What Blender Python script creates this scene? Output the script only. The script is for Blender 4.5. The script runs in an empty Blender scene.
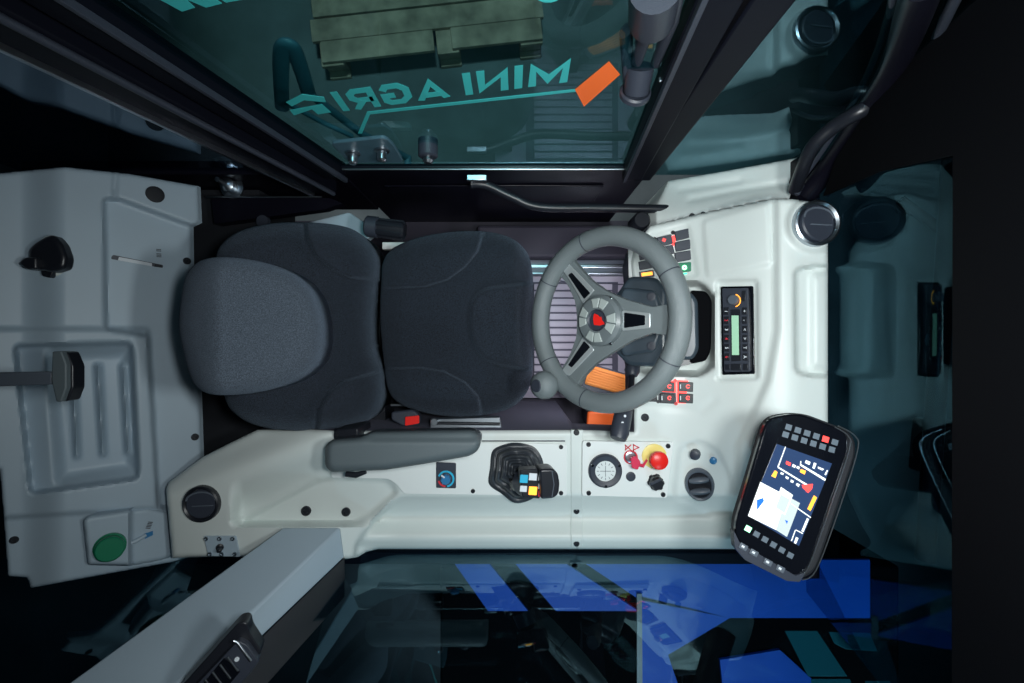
import bpy, bmesh, math, random
from mathutils import Vector, Matrix
random.seed(7)
# ------------------------------------------------------------------ scene
scn = bpy.context.scene
col = scn.collection
scn.view_settings.view_transform = 'Standard'
scn.view_settings.look = 'None'
scn.view_settings.gamma = 1.0
scn.view_settings.exposure = 0.0
scn.view_settings.use_curve_mapping = False
H, F, CX, CY = 1.75, 480.0, 512.0, 341.5     # the lens hangs 1.75 m above the cab floor and looks straight down

def P(px, py, z):
    """point at height z (metres) that the survey photograph shows at px, py"""
    t = H - z
    return Vector(((px-CX)*t/F, (CY-py)*t/F, z))

class Plane:
    def __init__(s, px, py, z, gx=0.0, gy=0.0):
        s.o = P(px, py, z); s.gx = gx; s.gy = gy
    def on(s, px, py):
        ax = (px-CX)/F; ay = (CY-py)/F
        t = (H - s.o.z + s.gx*s.o.x + s.gy*s.o.y)/(1 + s.gx*ax + s.gy*ay)
        return Vector((ax*t, ay*t, H-t))
    def n(s):
        return Vector((-s.gx, -s.gy, 1)).normalized()
    def lift(s, h):
        q = Plane(0, 0, 0); q.o = s.o + s.n()*h; q.gx = s.gx; q.gy = s.gy
        return q
    def frame(s, px, py, rot=0):
        o = s.on(px, py); n = s.n()
        u = s.on(px+1, py)-o; k = u.length; u = u.normalized()
        v = n.cross(u).normalized(); u = v.cross(n)
        a = math.radians(rot)
        u2 = u*math.cos(a)+v*math.sin(a); v2 = -u*math.sin(a)+v*math.cos(a)
        m = Matrix((u2, v2, n)).transposed().to_4x4(); m.translation = o
        return m, k

class Flat:
    """the vertical pane of the door: a plane of constant y"""
    def __init__(s, y): s.y = y
    def on(s, px, py):
        t = F*s.y/(CY-py)
        return Vector(((px-CX)*t/F, s.y, H-t))
    def n(s): return Vector((0, -1, 0)) if s.y > 0 else Vector((0, 1, 0))
    def lift(s, h): return Flat(s.y - h)

# ------------------------------------------------------------------ materials
def mat(name, rgb, rough=0.5, metal=0.0, bump=0.0, bscale=200, var=0.0, vscale=8, emit=None, es=0, coat=0, sheen=0, spec=0.5):
    m = bpy.data.materials.new(name); m.use_nodes = True
    nt = m.node_tree; b = nt.nodes['Principled BSDF']
    b.inputs['Base Color'].default_value = (*rgb, 1)
    b.inputs['Roughness'].default_value = rough
    b.inputs['Metallic'].default_value = metal
    b.inputs['Specular IOR Level'].default_value = spec
    b.inputs['Coat Weight'].default_value = coat
    if sheen:
        b.inputs['Sheen Weight'].default_value = sheen
        b.inputs['Sheen Roughness'].default_value = 0.35; b.inputs['Sheen Tint'].default_value = (.45,.62,.85,1)
    tc = nt.nodes.new('ShaderNodeTexCoord')
    if var:
        n = nt.nodes.new('ShaderNodeTexNoise'); n.inputs['Scale'].default_value = vscale; n.inputs['Detail'].default_value = 6
        r = nt.nodes.new('ShaderNodeMapRange'); r.inputs['From Min'].default_value = .3; r.inputs['From Max'].default_value = .7
        r.inputs['To Min'].default_value = 1-var; r.inputs['To Max'].default_value = 1+var
        mx = nt.nodes.new('ShaderNodeVectorMath'); mx.operation = 'SCALE'
        mx.inputs[0].default_value = rgb
        nt.links.new(tc.outputs['Object'], n.inputs['Vector'])
        nt.links.new(n.outputs['Fac'], r.inputs['Value']); nt.links.new(r.outputs[0], mx.inputs['Scale'])
        nt.links.new(mx.outputs[0], b.inputs['Base Color'])
    if bump:
        n2 = nt.nodes.new('ShaderNodeTexNoise'); n2.inputs['Scale'].default_value = bscale; n2.inputs['Detail'].default_value = 3
        bp = nt.nodes.new('ShaderNodeBump'); bp.inputs['Strength'].default_value = bump; bp.inputs['Distance'].default_value = 0.002
        nt.links.new(tc.outputs['Object'], n2.inputs['Vector'])
        nt.links.new(n2.outputs['Fac'], bp.inputs['Height']); nt.links.new(bp.outputs[0], b.inputs['Normal'])
    if emit:
        b.inputs['Emission Color'].default_value = (*emit, 1); b.inputs['Emission Strength'].default_value = es
    return m

def glass(name, tint, ior, refl=(.50, .86, 1.0)):
    m = bpy.data.materials.new(name); m.use_nodes = True
    nt = m.node_tree; nt.nodes.clear()
    o = nt.nodes.new('ShaderNodeOutputMaterial'); mx = nt.nodes.new('ShaderNodeMixShader')
    fr = nt.nodes.new('ShaderNodeFresnel'); fr.inputs['IOR'].default_value = ior
    tr = nt.nodes.new('ShaderNodeBsdfTransparent'); tr.inputs['Color'].default_value = (*tint, 1)
    gl = nt.nodes.new('ShaderNodeBsdfGlossy'); gl.inputs['Roughness'].default_value = 0.0
    gl.inputs['Color'].default_value = (*refl, 1)
    geo = nt.nodes.new('ShaderNodeNewGeometry')
    # reflect only at the front skin of the pane; the back skin passes light
    inv = nt.nodes.new('ShaderNodeMath'); inv.operation = 'SUBTRACT'; inv.inputs[0].default_value = 1
    mul = nt.nodes.new('ShaderNodeMath'); mul.operation = 'MULTIPLY'
    nt.links.new(geo.outputs['Backfacing'], inv.inputs[1])
    nt.links.new(fr.outputs[0], mul.inputs[0]); nt.links.new(inv.outputs[0], mul.inputs[1])
    nt.links.new(mul.outputs[0], mx.inputs['Fac'])
    nt.links.new(tr.outputs[0], mx.inputs[1]); nt.links.new(gl.outputs[0], mx.inputs[2])
    nt.links.new(mx.outputs[0], o.inputs['Surface'])
    return m

M = dict(
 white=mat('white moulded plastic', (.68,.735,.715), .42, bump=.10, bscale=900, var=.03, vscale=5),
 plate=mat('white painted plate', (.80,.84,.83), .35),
 rear=mat('shade-toned grey plastic', (.40,.50,.58), .45, bump=.10, bscale=900, var=.03, vscale=5),  # white plastic darkened and blued: the dimmer rear light is in its colour
 cloth=mat('dark woven seat fabric', (.013,.020,.032), .95, bump=1.0, bscale=600, var=.95, vscale=520, sheen=.22),
 cloth_lit=mat('lit-toned woven seat fabric', (.075,.097,.128), .95, bump=1.0, bscale=600, var=.55, vscale=560, sheen=.25),  # same seat fabric lightened; the headrest's stronger light is put into its colour
 arm=mat('grey foam rubber', (.115,.145,.160), .5, bump=.3, bscale=900),
 rim=mat('grey leather rim', (.16,.19,.20), .28, bump=.5, bscale=1000),
 hub=mat('grey plastic hub', (.13,.155,.165), .35),
 pad=mat('light grey plastic pad', (.36,.41,.40), .35),
 inlay=mat('satin silver', (.62,.68,.70), .38, .6),
 chrome=mat('chrome', (.75,.80,.85), .12, 1.0),
 sblue=mat('blue grey steel', (.06,.13,.17), .45),
 steel=mat('satin steel', (.45,.50,.55), .3, 1.0),
 black=mat('black plastic', (.012,.014,.020), .35),
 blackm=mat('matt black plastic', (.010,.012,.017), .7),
 gloss=mat('gloss black', (.004,.005,.008), .12),
 dgrey=mat('dark grey plastic', (.035,.042,.060), .4, bump=.2, bscale=800),
 mgrey=mat('mid grey plastic', (.10,.12,.15), .4),
 frame=mat('black painted frame', (.005,.005,.010), .33, spec=.22),
 post=mat('dull black paint', (.005,.006,.011), .45, spec=.10),
 void=mat('dull black', (.0015,.0018,.003), .8, spec=.08),
 cowl=mat('blue grey plastic', (.045,.065,.085), .32),
 mat_=mat('lilac grey ribbed rubber', (.40,.385,.46), .5, bump=.2, bscale=300),
 side=mat('purple grey shaded trim', (.075,.078,.110), .7, bump=.3, bscale=500),  # purple tone puts the shadow on the console's inner side into the colour
 floor=mat('dark floor', (.03,.028,.045), .7),
 rubber=mat('leather gaiter', (.030,.036,.045), .32, bump=.5, bscale=300),
 red=mat('red plastic', (.85,.02,.015), .35),
 pink=mat('pink red plastic', (.70,.04,.10), .35),
 yellow=mat('yellow plastic', (.90,.75,.22), .4),
 orange=mat('orange rubber', (.80,.26,.03), .5),
 orange_glow=mat('glowing orange film', (.90,.16,.03), .5, emit=(1,.15,.02), es=.12),  # faint glow added to brighten strip and pad; neither is a lamp
 green=mat('green plastic', (.008,.20,.10), .35),
 blueb=mat('blue plastic', (.04,.20,.42), .3),
 bluep=mat('blue paint', (.0,.16,.95), .5),
 teal=mat('teal film', (.05,.50,.50), .5),
 teal2=mat('dull teal reflection tone', (.03,.22,.25), .5),
 wood=mat('weathered wood', (.47,.33,.25), .8, bump=.5, bscale=60, var=.4, vscale=10),
 concrete=mat('concrete', (.15,.17,.18), .8, bump=.3, bscale=40, var=.25, vscale=4),
 dial=mat('white dial', (.75,.80,.80), .25),
 redprint=mat('red print', (.65,.03,.05), .5),
 bprint=mat('black print', (.03,.03,.04), .5),
 e_red=mat('red lamp', (.6,.02,.02), .4, emit=(1,.06,.05), es=2.2),
 e_orange=mat('orange lamp', (.8,.3,.02), .4, emit=(1,.35,.04), es=2.0),
 e_green=mat('green lamp', (.02,.5,.25), .4, emit=(.05,.9,.45), es=1.6),
 e_greenb=mat('bright green lamp', (.3,.9,.5), .4, emit=(.35,1,.55), es=2.5),
 e_blue=mat('screen blue', (.01,.02,.05), .2, emit=(.030,.065,.16), es=.8),
 e_white=mat('screen white', (.5,.5,.5), .2, emit=(.90,1.0,.97), es=1.0),
 e_grad=mat('screen grey', (.3,.3,.3), .2, emit=(.45,.60,.60), es=.9),
 e_key=mat('grey key', (.09,.12,.15), .5, emit=(.18,.22,.28), es=.12),
 lcd=mat('green lcd', (.25,.45,.32), .3, emit=(.35,.62,.42), es=.5),
 icon=mat('white print', (.7,.75,.8), .5),
 cyan=mat('cyan print', (.02,.45,.70), .5),
 glass=glass('tinted door glass', (.55,.80,.80), 1.55),
 glassq=glass('tinted quarter glass', (.40,.58,.60), 2.1),
 glass2=glass('tinted side glass', (.60,.72,.78), 2.2),
 glass3=glass('tinted windscreen', (.40,.60,.68), 1.34, (.34,.72,.90)),
 glass4=glass('tinted rear quarter glass', (.45,.55,.62), 2.3, (.60,.80,1.0)),
)

# ------------------------------------------------------------------ object helpers
WL = {}
def thing(name, loc, label=None, cat=None, group=None, kind=None, parent=None):
    o = bpy.data.objects.new(name, None); col.objects.link(o)
    o.empty_display_size = .02
    loc = Vector(loc)
    if parent:
        o.parent = parent; o.location = loc-WL[parent.name]
    else: o.location = loc
    WL[o.name] = loc
    tag(o, label, cat, group, kind); return o
def tag(o, label=None, cat=None, group=None, kind=None):
    if label: o['label'] = label
    if cat: o['category'] = cat
    if group: o['group'] = group
    if kind: o['kind'] = kind
    return o
def mk(name, bm, m, parent=None, smooth=True, bevel=0, seg=2, ang=35, subs=0):
    me = bpy.data.meshes.new(name)
    bmesh.ops.recalc_face_normals(bm, faces=bm.faces)
    if parent: L = WL[parent.name]
    else:
        xs = [v.co for v in bm.verts]
        L = Vector(((min(v.x for v in xs)+max(v.x for v in xs))/2, (min(v.y for v in xs)+max(v.y for v in xs))/2, min(v.z for v in xs)))
    for v in bm.verts: v.co -= L
    bm.to_mesh(me); bm.free()
    for mm in (m if isinstance(m, (list, tuple)) else [m]): me.materials.append(M[mm])
    for p in me.polygons: p.use_smooth = smooth
    o = bpy.data.objects.new(name, me); col.objects.link(o)
    WL[o.name] = L.copy()
    if parent: o.parent = parent
    else: o.location = L
    if bevel:
        b = o.modifiers.new('bevel', 'BEVEL'); b.width = bevel; b.segments = seg; b.limit_method = 'ANGLE'; b.angle_limit = math.radians(40)
        b.harden_normals = False
    if subs:
        s = o.modifiers.new('sub', 'SUBSURF'); s.levels = subs; s.render_levels = subs
    if smooth and not subs:
        try: me.set_sharp_from_angle(angle=math.radians(ang))
        except Exception: pass
    return o

def cat_closed(pts, n=6):
    out = []; N = len(pts)
    for i in range(N):
        p0, p1, p2, p3 = [Vector(pts[(i+k) % N]) for k in (-1, 0, 1, 2)]
        for j in range(n):
            t = j/n
            out.append(tuple(.5*((2*p1)+(-p0+p2)*t+(2*p0-5*p1+4*p2-p3)*t*t+(-p0+3*p1-3*p2+p3)*t**3)))
    return out
def cat_open(pts, n=8):
    out = []; N = len(pts)
    for i in range(N-1):
        p0 = Vector(pts[max(i-1, 0)]); p1 = Vector(pts[i]); p2 = Vector(pts[i+1]); p3 = Vector(pts[min(i+2, N-1)])
        for j in range(n):
            t = j/n
            out.append(.5*((2*p1)+(-p0+p2)*t+(2*p0-5*p1+4*p2-p3)*t*t+(-p0+3*p1-3*p2+p3)*t**3))
    out.append(Vector(pts[-1])); return out
def rnd(pts, r, n=5):
    """round the corners of a polygon with radius about r"""
    out = []; N = len(pts)
    for i in range(N):
        a = Vector(pts[i-1]); b = Vector(pts[i]); c = Vector(pts[(i+1) % N])
        da = (a-b); dc = (c-b)
        ra = min(r, da.length*.45); rc = min(r, dc.length*.45)
        p = b+da.normalized()*ra; q = b+dc.normalized()*rc
        for j in range(n+1):
            t = j/n
            out.append(tuple((1-t)**2*p+2*t*(1-t)*b+t*t*q))
    return out
def circ(cx, cy, r, n=28, ry=None):
    ry = ry or r
    return [(cx+r*math.cos(2*math.pi*i/n), cy+ry*math.sin(2*math.pi*i/n)) for i in range(n)]

def sdist(poly):
    segs = [(poly[i], poly[(i+1) % len(poly)]) for i in range(len(poly))]
    def f(x, y):
        """signed distance, positive inside"""
        best = 1e9; ins = False
        for (ax, ay), (bx, by) in segs:
            dx = bx-ax; dy = by-ay; l = dx*dx+dy*dy or 1e-9
            t = max(0, min(1, ((x-ax)*dx+(y-ay)*dy)/l))
            ex = ax+t*dx-x; ey = ay+t*dy-y
            d = ex*ex+ey*ey
            if d < best: best = d
            if (ay > y) != (by > y) and x < (bx-ax)*(y-ay)/(by-ay)+ax: ins = not ins
        d = math.sqrt(best)
        return d if ins else -d
    return f
def sm(a, b, x):
    t = max(0, min(1, (x-a)/(b-a))); return t*t*(3-2*t)
def region(poly, dz, w):
    f = sdist(poly)
    return lambda x, y: dz*sm(-w, w, f(x, y))
def line(pts, dz, w):
    segs = list(zip(pts[:-1], pts[1:]))
    def f(x, y):
        best = 1e9
        for (ax, ay), (bx, by) in segs:
            dx = bx-ax; dy = by-ay; l = dx*dx+dy*dy or 1e-9
            t = max(0, min(1, ((x-ax)*dx+(y-ay)*dy)/l))
            best = min(best, (ax+t*dx-x)**2+(ay+t*dy-y)**2)
        return dz*math.exp(-best/(w*w)) if best < 9*w*w else 0
    return f
def edge(poly, w, drop):
    f = sdist(poly)
    def g(x, y):
        d = max(0, f(x, y))
        if d >= w: return 0
        k = 1-d/w
        return -drop*(1-math.sqrt(max(0, 1-k*k)))
    return g
def field(base, *feats):
    return lambda x, y: (base(x, y) if callable(base) else base)+sum(f(x, y) for f in feats)

def mould(name, outline, zf, m, parent=None, step=3, skirt=.1, to_z=None, ang=60, skirtmat=False, cap=True):
    """a continuous moulding: outline filled with a fine grid, each vertex at its own height; walls fall from the rim"""
    bm = bmesh.new()
    vs = [bm.verts.new((x, y, 0)) for x, y in outline]
    bm.faces.new(vs)
    xs = [p[0] for p in outline]; ys = [p[1] for p in outline]
    x = math.floor(min(xs)/step)*step+step
    while x < max(xs):
        bmesh.ops.bisect_plane(bm, geom=bm.verts[:]+bm.edges[:]+bm.faces[:], dist=1e-4, plane_co=(x+.013, 0, 0), plane_no=(1, 0, 0)); x += step
    y = math.floor(min(ys)/step)*step+step
    while y < max(ys):
        bmesh.ops.bisect_plane(bm, geom=bm.verts[:]+bm.edges[:]+bm.faces[:], dist=1e-4, plane_co=(0, y+.017, 0), plane_no=(0, 1, 0)); y += step
    for v in bm.verts:
        v.co = P(v.co.x, v.co.y, zf(v.co.x, v.co.y))
    be = [e for e in bm.edges if e.is_boundary]
    r = bmesh.ops.extrude_edge_only(bm, edges=be)
    nv = [g for g in r['geom'] if isinstance(g, bmesh.types.BMVert)]
    for v in nv:
        v.co.z = to_z if to_z is not None else v.co.z-skirt
    if skirtmat:
        for g in r['geom']:
            if isinstance(g, bmesh.types.BMFace): g.material_index = 1
    be = [e for e in bm.edges if e.is_boundary]
    try:
        if cap: bmesh.ops.contextual_create(bm, geom=be)
    except Exception: pass
    return mk(name, bm, m, parent, ang=ang)

def add_prism(bm, pts, d):
    a = [bm.verts.new(p) for p in pts]; b = [bm.verts.new(p+d) for p in pts]
    n = len(pts)
    bm.faces.new(a); bm.faces.new(b[::-1])
    for i in range(n): bm.faces.new((a[i], b[i], b[(i+1) % n], a[(i+1) % n]))
def slab(name, poly, pl, th, m, parent=None, bevel=0, **k):
    """a plate whose face lies on pl and whose body goes back th metres"""
    bm = bmesh.new(); polys = poly if isinstance(poly[0][0], (tuple, list)) else [poly]
    for q in polys: add_prism(bm, [pl.on(*p) for p in q], -pl.n()*th)
    return mk(name, bm, m, parent, smooth=bevel > 0, bevel=bevel, **k)
def raised(name, poly, pl, th, m, parent=None, bevel=0, **k):
    return slab(name, poly, pl.lift(th), th, m, parent, bevel, **k)
def lathe(name, prof, mx, m, parent=None, n=32, ang=35, bm=None, flute=None):
    """prof: (radius, height) list turned about local z"""
    own = bm is None
    if own: bm = bmesh.new()
    rings = []
    for r, h in prof:
        if r < 1e-6: rings.append([bm.verts.new(mx @ Vector((0, 0, h)))])
        else:
            rings.append([bm.verts.new(mx @ Vector((r*(1-(flute[1] if flute and r > flute[2] and (i//flute[3]) % 2 else 0))*math.cos(2*math.pi*i/n), r*(1-(flute[1] if flute and r > flute[2] and (i//flute[3]) % 2 else 0))*math.sin(2*math.pi*i/n), h))) for i in range(n)])
    for a, b in zip(rings[:-1], rings[1:]):
        for i in range(n):
            if len(a) == 1 and len(b) > 1: bm.faces.new((a[0], b[i], b[(i+1) % n]))
            elif len(b) == 1 and len(a) > 1: bm.faces.new((a[i], b[0], a[(i+1) % n]))
            elif len(a) > 1: bm.faces.new((a[i], b[i], b[(i+1) % n], a[(i+1) % n]))
    if own: return mk(name, bm, m, parent, ang=ang)
def add_tube(bm, pts, rad, n=14, flat=1.0):
    pts = [Vector(p) for p in pts]; N = len(pts)
    rads = rad if isinstance(rad, (list, tuple)) else [rad]*N
    up = Vector((0, 0, 1)); rings = []
    t0 = (pts[1]-pts[0]).normalized()
    a = t0.cross(up);  a = a.normalized() if a.length > 1e-3 else Vector((1, 0, 0))
    for i, p in enumerate(pts):
        t = (pts[min(i+1, N-1)]-pts[max(i-1, 0)]).normalized()
        a = (a-t*a.dot(t)).normalized(); b = t.cross(a)
        rings.append([bm.verts.new(p+(a*math.cos(2*math.pi*j/n)+b*flat*math.sin(2*math.pi*j/n))*rads[i]) for j in range(n)])
    for r, s in zip(rings[:-1], rings[1:]):
        for j in range(n): bm.faces.new((r[j], s[j], s[(j+1) % n], r[(j+1) % n]))
    bm.faces.new(rings[0][::-1]); bm.faces.new(rings[-1])
def tube(name, pts, rad, m, parent=None, n=14, flat=1.0, ang=50):
    bm = bmesh.new(); add_tube(bm, pts, rad, n, flat); return mk(name, bm, m, parent, ang=ang)
def add_box(bm, mx, sx, sy, sz, z0=0):
    vs = [bm.verts.new(mx @ Vector((x*sx/2, y*sy/2, z0+z*sz))) for z in (0, 1) for x, y in ((-1, -1), (1, -1), (1, 1), (-1, 1))]
    for f in ((0, 3, 2, 1), (4, 5, 6, 7), (0, 1, 5, 4), (1, 2, 6, 5), (2, 3, 7, 6), (3, 0, 4, 7)): bm.faces.new([vs[i] for i in f])
def pbox(name, pl, px, py, w, h, th, m, parent=None, rot=0, bevel=0, z0=0, **k):
    mx, s = pl.frame(px, py, rot); bm = bmesh.new(); add_box(bm, mx, w*s, h*s, th, z0)
    return mk(name, bm, m, parent, smooth=bevel > 0, bevel=bevel, **k)
def pdisc(name, pl, px, py, r, th, m, parent=None, dome=0, n=24, z0=0):
    mx, s = pl.frame(px, py); R = r*s
    return lathe(name, [(0, z0+th+dome), (R*.55, z0+th+dome*.8), (R*.92, z0+th), (R, z0+th*.8), (R, z0), (0, z0)], mx, m, parent, n=n)
def near(zf, px, py, lift=0, r=10):
    """tangent plane of a moulding at a spot"""
    a = P(px, py, zf(px, py)); b = P(px+r, py, zf(px+r, py)); b2 = P(px-r, py, zf(px-r, py))
    c = P(px, py+r, zf(px, py+r)); c2 = P(px, py-r, zf(px, py-r))
    n = (b-b2).cross(c2-c).normalized()
    q = Plane(0, 0, 0); q.o = a+n*lift; q.gx = -n.x/n.z; q.gy = -n.y/n.z
    return q
def screw(pl, px, py, r, parent, name='screw', m='black'):
    mx, s = pl.frame(px, py); R = r*s
    return lathe(name, [(0, .0008), (R*.4, .0008), (R*.45, .003), (R*.9, .003), (R, .0015), (R, -.003), (0, -.003)], mx, m, parent, n=16)
def text_polys(s, size, font_bold=True):
    cu = bpy.data.curves.new('t', 'FONT'); cu.body = s; cu.size = size; cu.offset = size*.02 if font_bold else 0
    o = bpy.data.objects.new('t', cu); col.objects.link(o)
    dg = bpy.context.evaluated_depsgraph_get(); dg.update()
    me = bpy.data.meshes.new_from_object(o.evaluated_get(dg))
    bpy.data.objects.remove(o); bpy.data.curves.remove(cu)
    return me
def text_on(name, s, pl, px, py, hpx, m, parent, rot=0, lift=.0004):
    mx, k = pl.frame(px, py, rot)
    me = text_polys(s, hpx*k*1.35); bm = bmesh.new(); bm.from_mesh(me); bpy.data.meshes.remove(me)
    w = max(v.co.x for v in bm.verts) if bm.verts else 0
    for v in bm.verts: v.co = mx @ Vector((v.co.x-w/2, v.co.y-hpx*k*.5, lift))
    return mk(name, bm, m, parent, smooth=False)

# ================================================================== THE SETTING
def quad_box(name, m, x0, x1, y0, y1, z0, z1, parent=None, bevel=0):
    bm = bmesh.new(); mx = Matrix.Translation(((x0+x1)/2, (y0+y1)/2, z0)); add_box(bm, mx, x1-x0, y1-y0, z1-z0)
    return mk(name, bm, m, parent, smooth=False, bevel=bevel)
ST = 'structure'
tag(quad_box('floor', 'floor', -1.05, .70, -.52, .44, -.04, 0), 'dark floor of the vehicle cab under the seat', 'floor', kind=ST)
tag(quad_box('ground', 'concrete', -3.2, 3.0, -3.0, 3.2, -.60, -.55), 'grey concrete hall floor outside the cab glass', 'floor', kind=ST)

# ---------------- rear bulkhead
PR = Plane(195, 341, .55, gx=-1.136)
rear_out = [(-60, 176), (0, 173), (65, 167), (130, 174), (198, 186), (199.5, 222), (191, 226), (192, 300), (199, 380), (202, 470), (205, 553), (172, 562), (31, 588), (27, 578), (8, 576), (4, 520), (0, 470), (-60, 440)]
pocket = rnd([(15, 346), (131, 343), (138, 478), (31, 493)], 6)
pocket2 = rnd([(50, 352), (128, 350), (134, 470), (60, 481)], 4)
recess = rnd([(104, 199), (118, 199), (192, 226), (230, 235), (235, 520), (158, 508), (148, 336), (106, 329)], 3)
def rear_base(x, y):
    z = PR.on(x, y).z
    z += -.030*(1-sm(20, 68, x))+.014*sm(98, 106, x)*0
    return z
rear_z = field(rear_base, region(rnd([(-30, 329), (148, 329), (158, 508), (-30, 520)], 4), .008, 3), region(recess, -.020, 2.6), region(pocket, -.028, 3.2), region(pocket2, -.030, 9),
               line([(112, 184), (118, 199)], .0, 3),
               line([(73, 374), (77, 455)], .018, 3), line([(98, 367), (103, 453)], .018, 3), line([(123, 367), (128, 451)], .018, 3),
               line([(116, 168), (114, 198)], .004, 2.5), edge(rear_out, 3, .006))
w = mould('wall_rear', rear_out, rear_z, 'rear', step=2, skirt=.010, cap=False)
tag(w, 'white moulded rear bulkhead, shaded in colour, behind the seat with a ribbed storage pocket', 'wall', kind=ST)
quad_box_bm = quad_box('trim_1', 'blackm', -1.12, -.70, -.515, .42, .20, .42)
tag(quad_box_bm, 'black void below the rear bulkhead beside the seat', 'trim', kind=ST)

# ---------------- left door (upper edge of the photo)
YG = .43
door = thing('door_1', (0, YG, 0), 'black framed glazed cab door with green lettering and orange strip', 'door', kind=ST)
G = Flat(YG)
def gp(px, py, off=0):
    t = F*YG/(CY-py); return Vector(((px-CX)*t/F, YG+off, H-t))
def gpoly(pts, y0, y1, bm):
    a = [bm.verts.new(Vector((*p[:1], y0, p[1]))) for p in pts]; b = [bm.verts.new(Vector((p[0], y1, p[1]))) for p in pts]
    n = len(pts); bm.faces.new(a); bm.faces.new(b[::-1])
    for i in range(n): bm.faces.new((a[i], b[i], b[(i+1) % n], a[(i+1) % n]))
zs = gp(0, 168).z           # sill height of the door glass
# lower door panel
bm = bmesh.new(); add_box(bm, Matrix.Translation((-.04, YG+.015, .02)), .78, .03, zs-.07)
mk('door_panel', bm, 'frame', door, bevel=.004)
bm = bmesh.new(); add_box(bm, Matrix.Translation((-.05, YG-.004, .30)), .60, .006, .14)
mk('map_pocket', bm, 'frame', door, bevel=.003)
# frame: bottom rail and two uprights in the door plane (x, z)
def bar(pa, pb, wa, wb, y0, y1, name, m, parent, bevel=.003):
    """flat bar in the door plane from pa to pb, widths given in x"""
    bm = bmesh.new()
    gpoly([(pa[0]-wa/2, pa[1]), (pa[0]+wa/2, pa[1]), (pb[0]+wb/2, pb[1]), (pb[0]-wb/2, pb[1])], y0, y1, bm)
    return mk(name, bm, m, parent, bevel=bevel)
bm = bmesh.new(); gpoly([(-.47, zs-.05), (.33, zs-.05), (.33, zs), (-.47, zs)], YG-.004, YG+.010, bm); mk('bottom_rail', bm, 'frame', door, bevel=.005)
tube('rail_highlight', [(-.42, YG-.004, zs+.002), (.29, YG-.004, zs+.002)], .0028, 'steel', door, n=8)  # bright line modelled for the highlight along the rail
bar((-.445, zs-.02), (-.60, 1.36), .05, .05, YG-.02, YG+.02, 'rear_upright', 'post', door)
bar((-.418, zs-.02), (-.565, 1.36), .008, .008, YG-.03, YG-.018, 'gasket', 'dgrey', door, .001)
bar((.305, zs-.03), (.235, 1.36), .05, .06, YG-.02, YG+.02, 'front_upright', 'post', door)
bar((.283, zs-.02), (.212, 1.36), .008, .008, YG-.03, YG-.018, 'gasket', 'dgrey', door, .001)
bm = bmesh.new(); gpoly([(-.46, zs-.01), (.30, zs-.01), (.22, 1.45), (-.60, 1.45)], YG+.004, YG+.009, bm)
mk('glass', bm, 'glass', door, smooth=False)
# lettering on the outside of the pane: reads backwards from inside
GL = {'M': (1.10, [[(.11, 0), (.11, .93), (.55, .25), (.99, .93), (.99, 0)]]), 'I': (.26, [[(.13, 0), (.13, 1)]]),
      'N': (.88, [[(.11, 0), (.11, .90), (.77, .10), (.77, 1)]]), 'A': (.98, [[(.08, 0), (.49, .92), (.90, 0)], [(.25, .28), (.73, .28)]]),
      'G': (.94, [[(.82, .72), (.70, .89), (.32, .89), (.11, .68), (.11, .32), (.32, .11), (.70, .11), (.82, .22), (.82, .46), (.50, .46)]]),
      'R': (.90, [[(.11, 0), (.11, .89), (.62, .89), (.76, .77), (.76, .56), (.62, .44), (.11, .44)], [(.45, .44), (.78, 0)]]), ' ': (.16, [])}
word = 'MINI AGRI'; gap = .16; tot = sum(GL[c][0]+gap for c in word)-gap
A = gp(567, 84); B = gp(343, 113); cur = 0
for c in word:
    wd, strokes = GL[c]
    if strokes:
        bm = bmesh.new()
        for si, st_ in enumerate(strokes):
            P2 = [Vector(p) for p in st_]; off = []
            for n_ in range(len(P2)):
                d0 = (P2[n_]-P2[max(n_-1, 0)]); d1 = (P2[min(n_+1, len(P2)-1)]-P2[n_])
                d0 = d0.normalized() if d0.length else d1.normalized(); d1 = d1.normalized() if d1.length else d0
                a_ = Vector((-d0.y, d0.x)); b_ = Vector((-d1.y, d1.x)); m_ = (a_+b_).normalized()
                off.append(m_*(.115/max(.40, m_.dot(a_))))
            def to_pane(p):
                u = (cur+p.x)/tot; k = max(0, min(1, p.y))
                return (A.x+(B.x-A.x)*u, A.z+(B.z-A.z)*u+.068*k)
            for (p0, o0), (p1, o1) in zip(list(zip(P2, off))[:-1], list(zip(P2, off))[1:]):
                gpoly([to_pane(p0+o0), to_pane(p1+o1), to_pane(p1-o1), to_pane(p0-o0)], YG+.0030-si*.0012, YG+.0034-si*.0012, bm)
        bmesh.ops.remove_doubles(bm, verts=bm.verts, dist=1e-6)
        mk('letter', bm, 'teal', door, smooth=False)
    cur += wd+gap
def decal(name, polys, m, yoff=.0030, parent=door):
    bm = bmesh.new()
    for q in polys: gpoly([(gp(*p).x, gp(*p).z) for p in q], YG+yoff, YG+yoff+.0006, bm)
    return mk(name, bm, m, parent, smooth=False)
decal('stripe', [[(604, 88), (604, 90.5), (370, 116), (362, 135), (358, 135), (367, 113.5)]], 'teal')
decal('orange_strip', [[(575, 91), (609, 63), (620, 76), (584, 108)]], 'orange_glow', .0022)
decal('lettering_fragment', [[(156, 0), (178, -6), (195, 10), (182, 14)], [(182, 0), (205, -6), (222, 6), (206, 10)], [(212, -4), (235, -8), (243, 2), (226, 5)],
      [(286, 104), (302, 96), (324, 99), (326, 104), (304, 102), (292, 108)], [(290, 112), (322, 106), (331, 114), (318, 116), (312, 111), (294, 117)]], 'teal')
decal('round_emblem', [circ(548, -1, 12, 20, 6)], 'teal')
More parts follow.
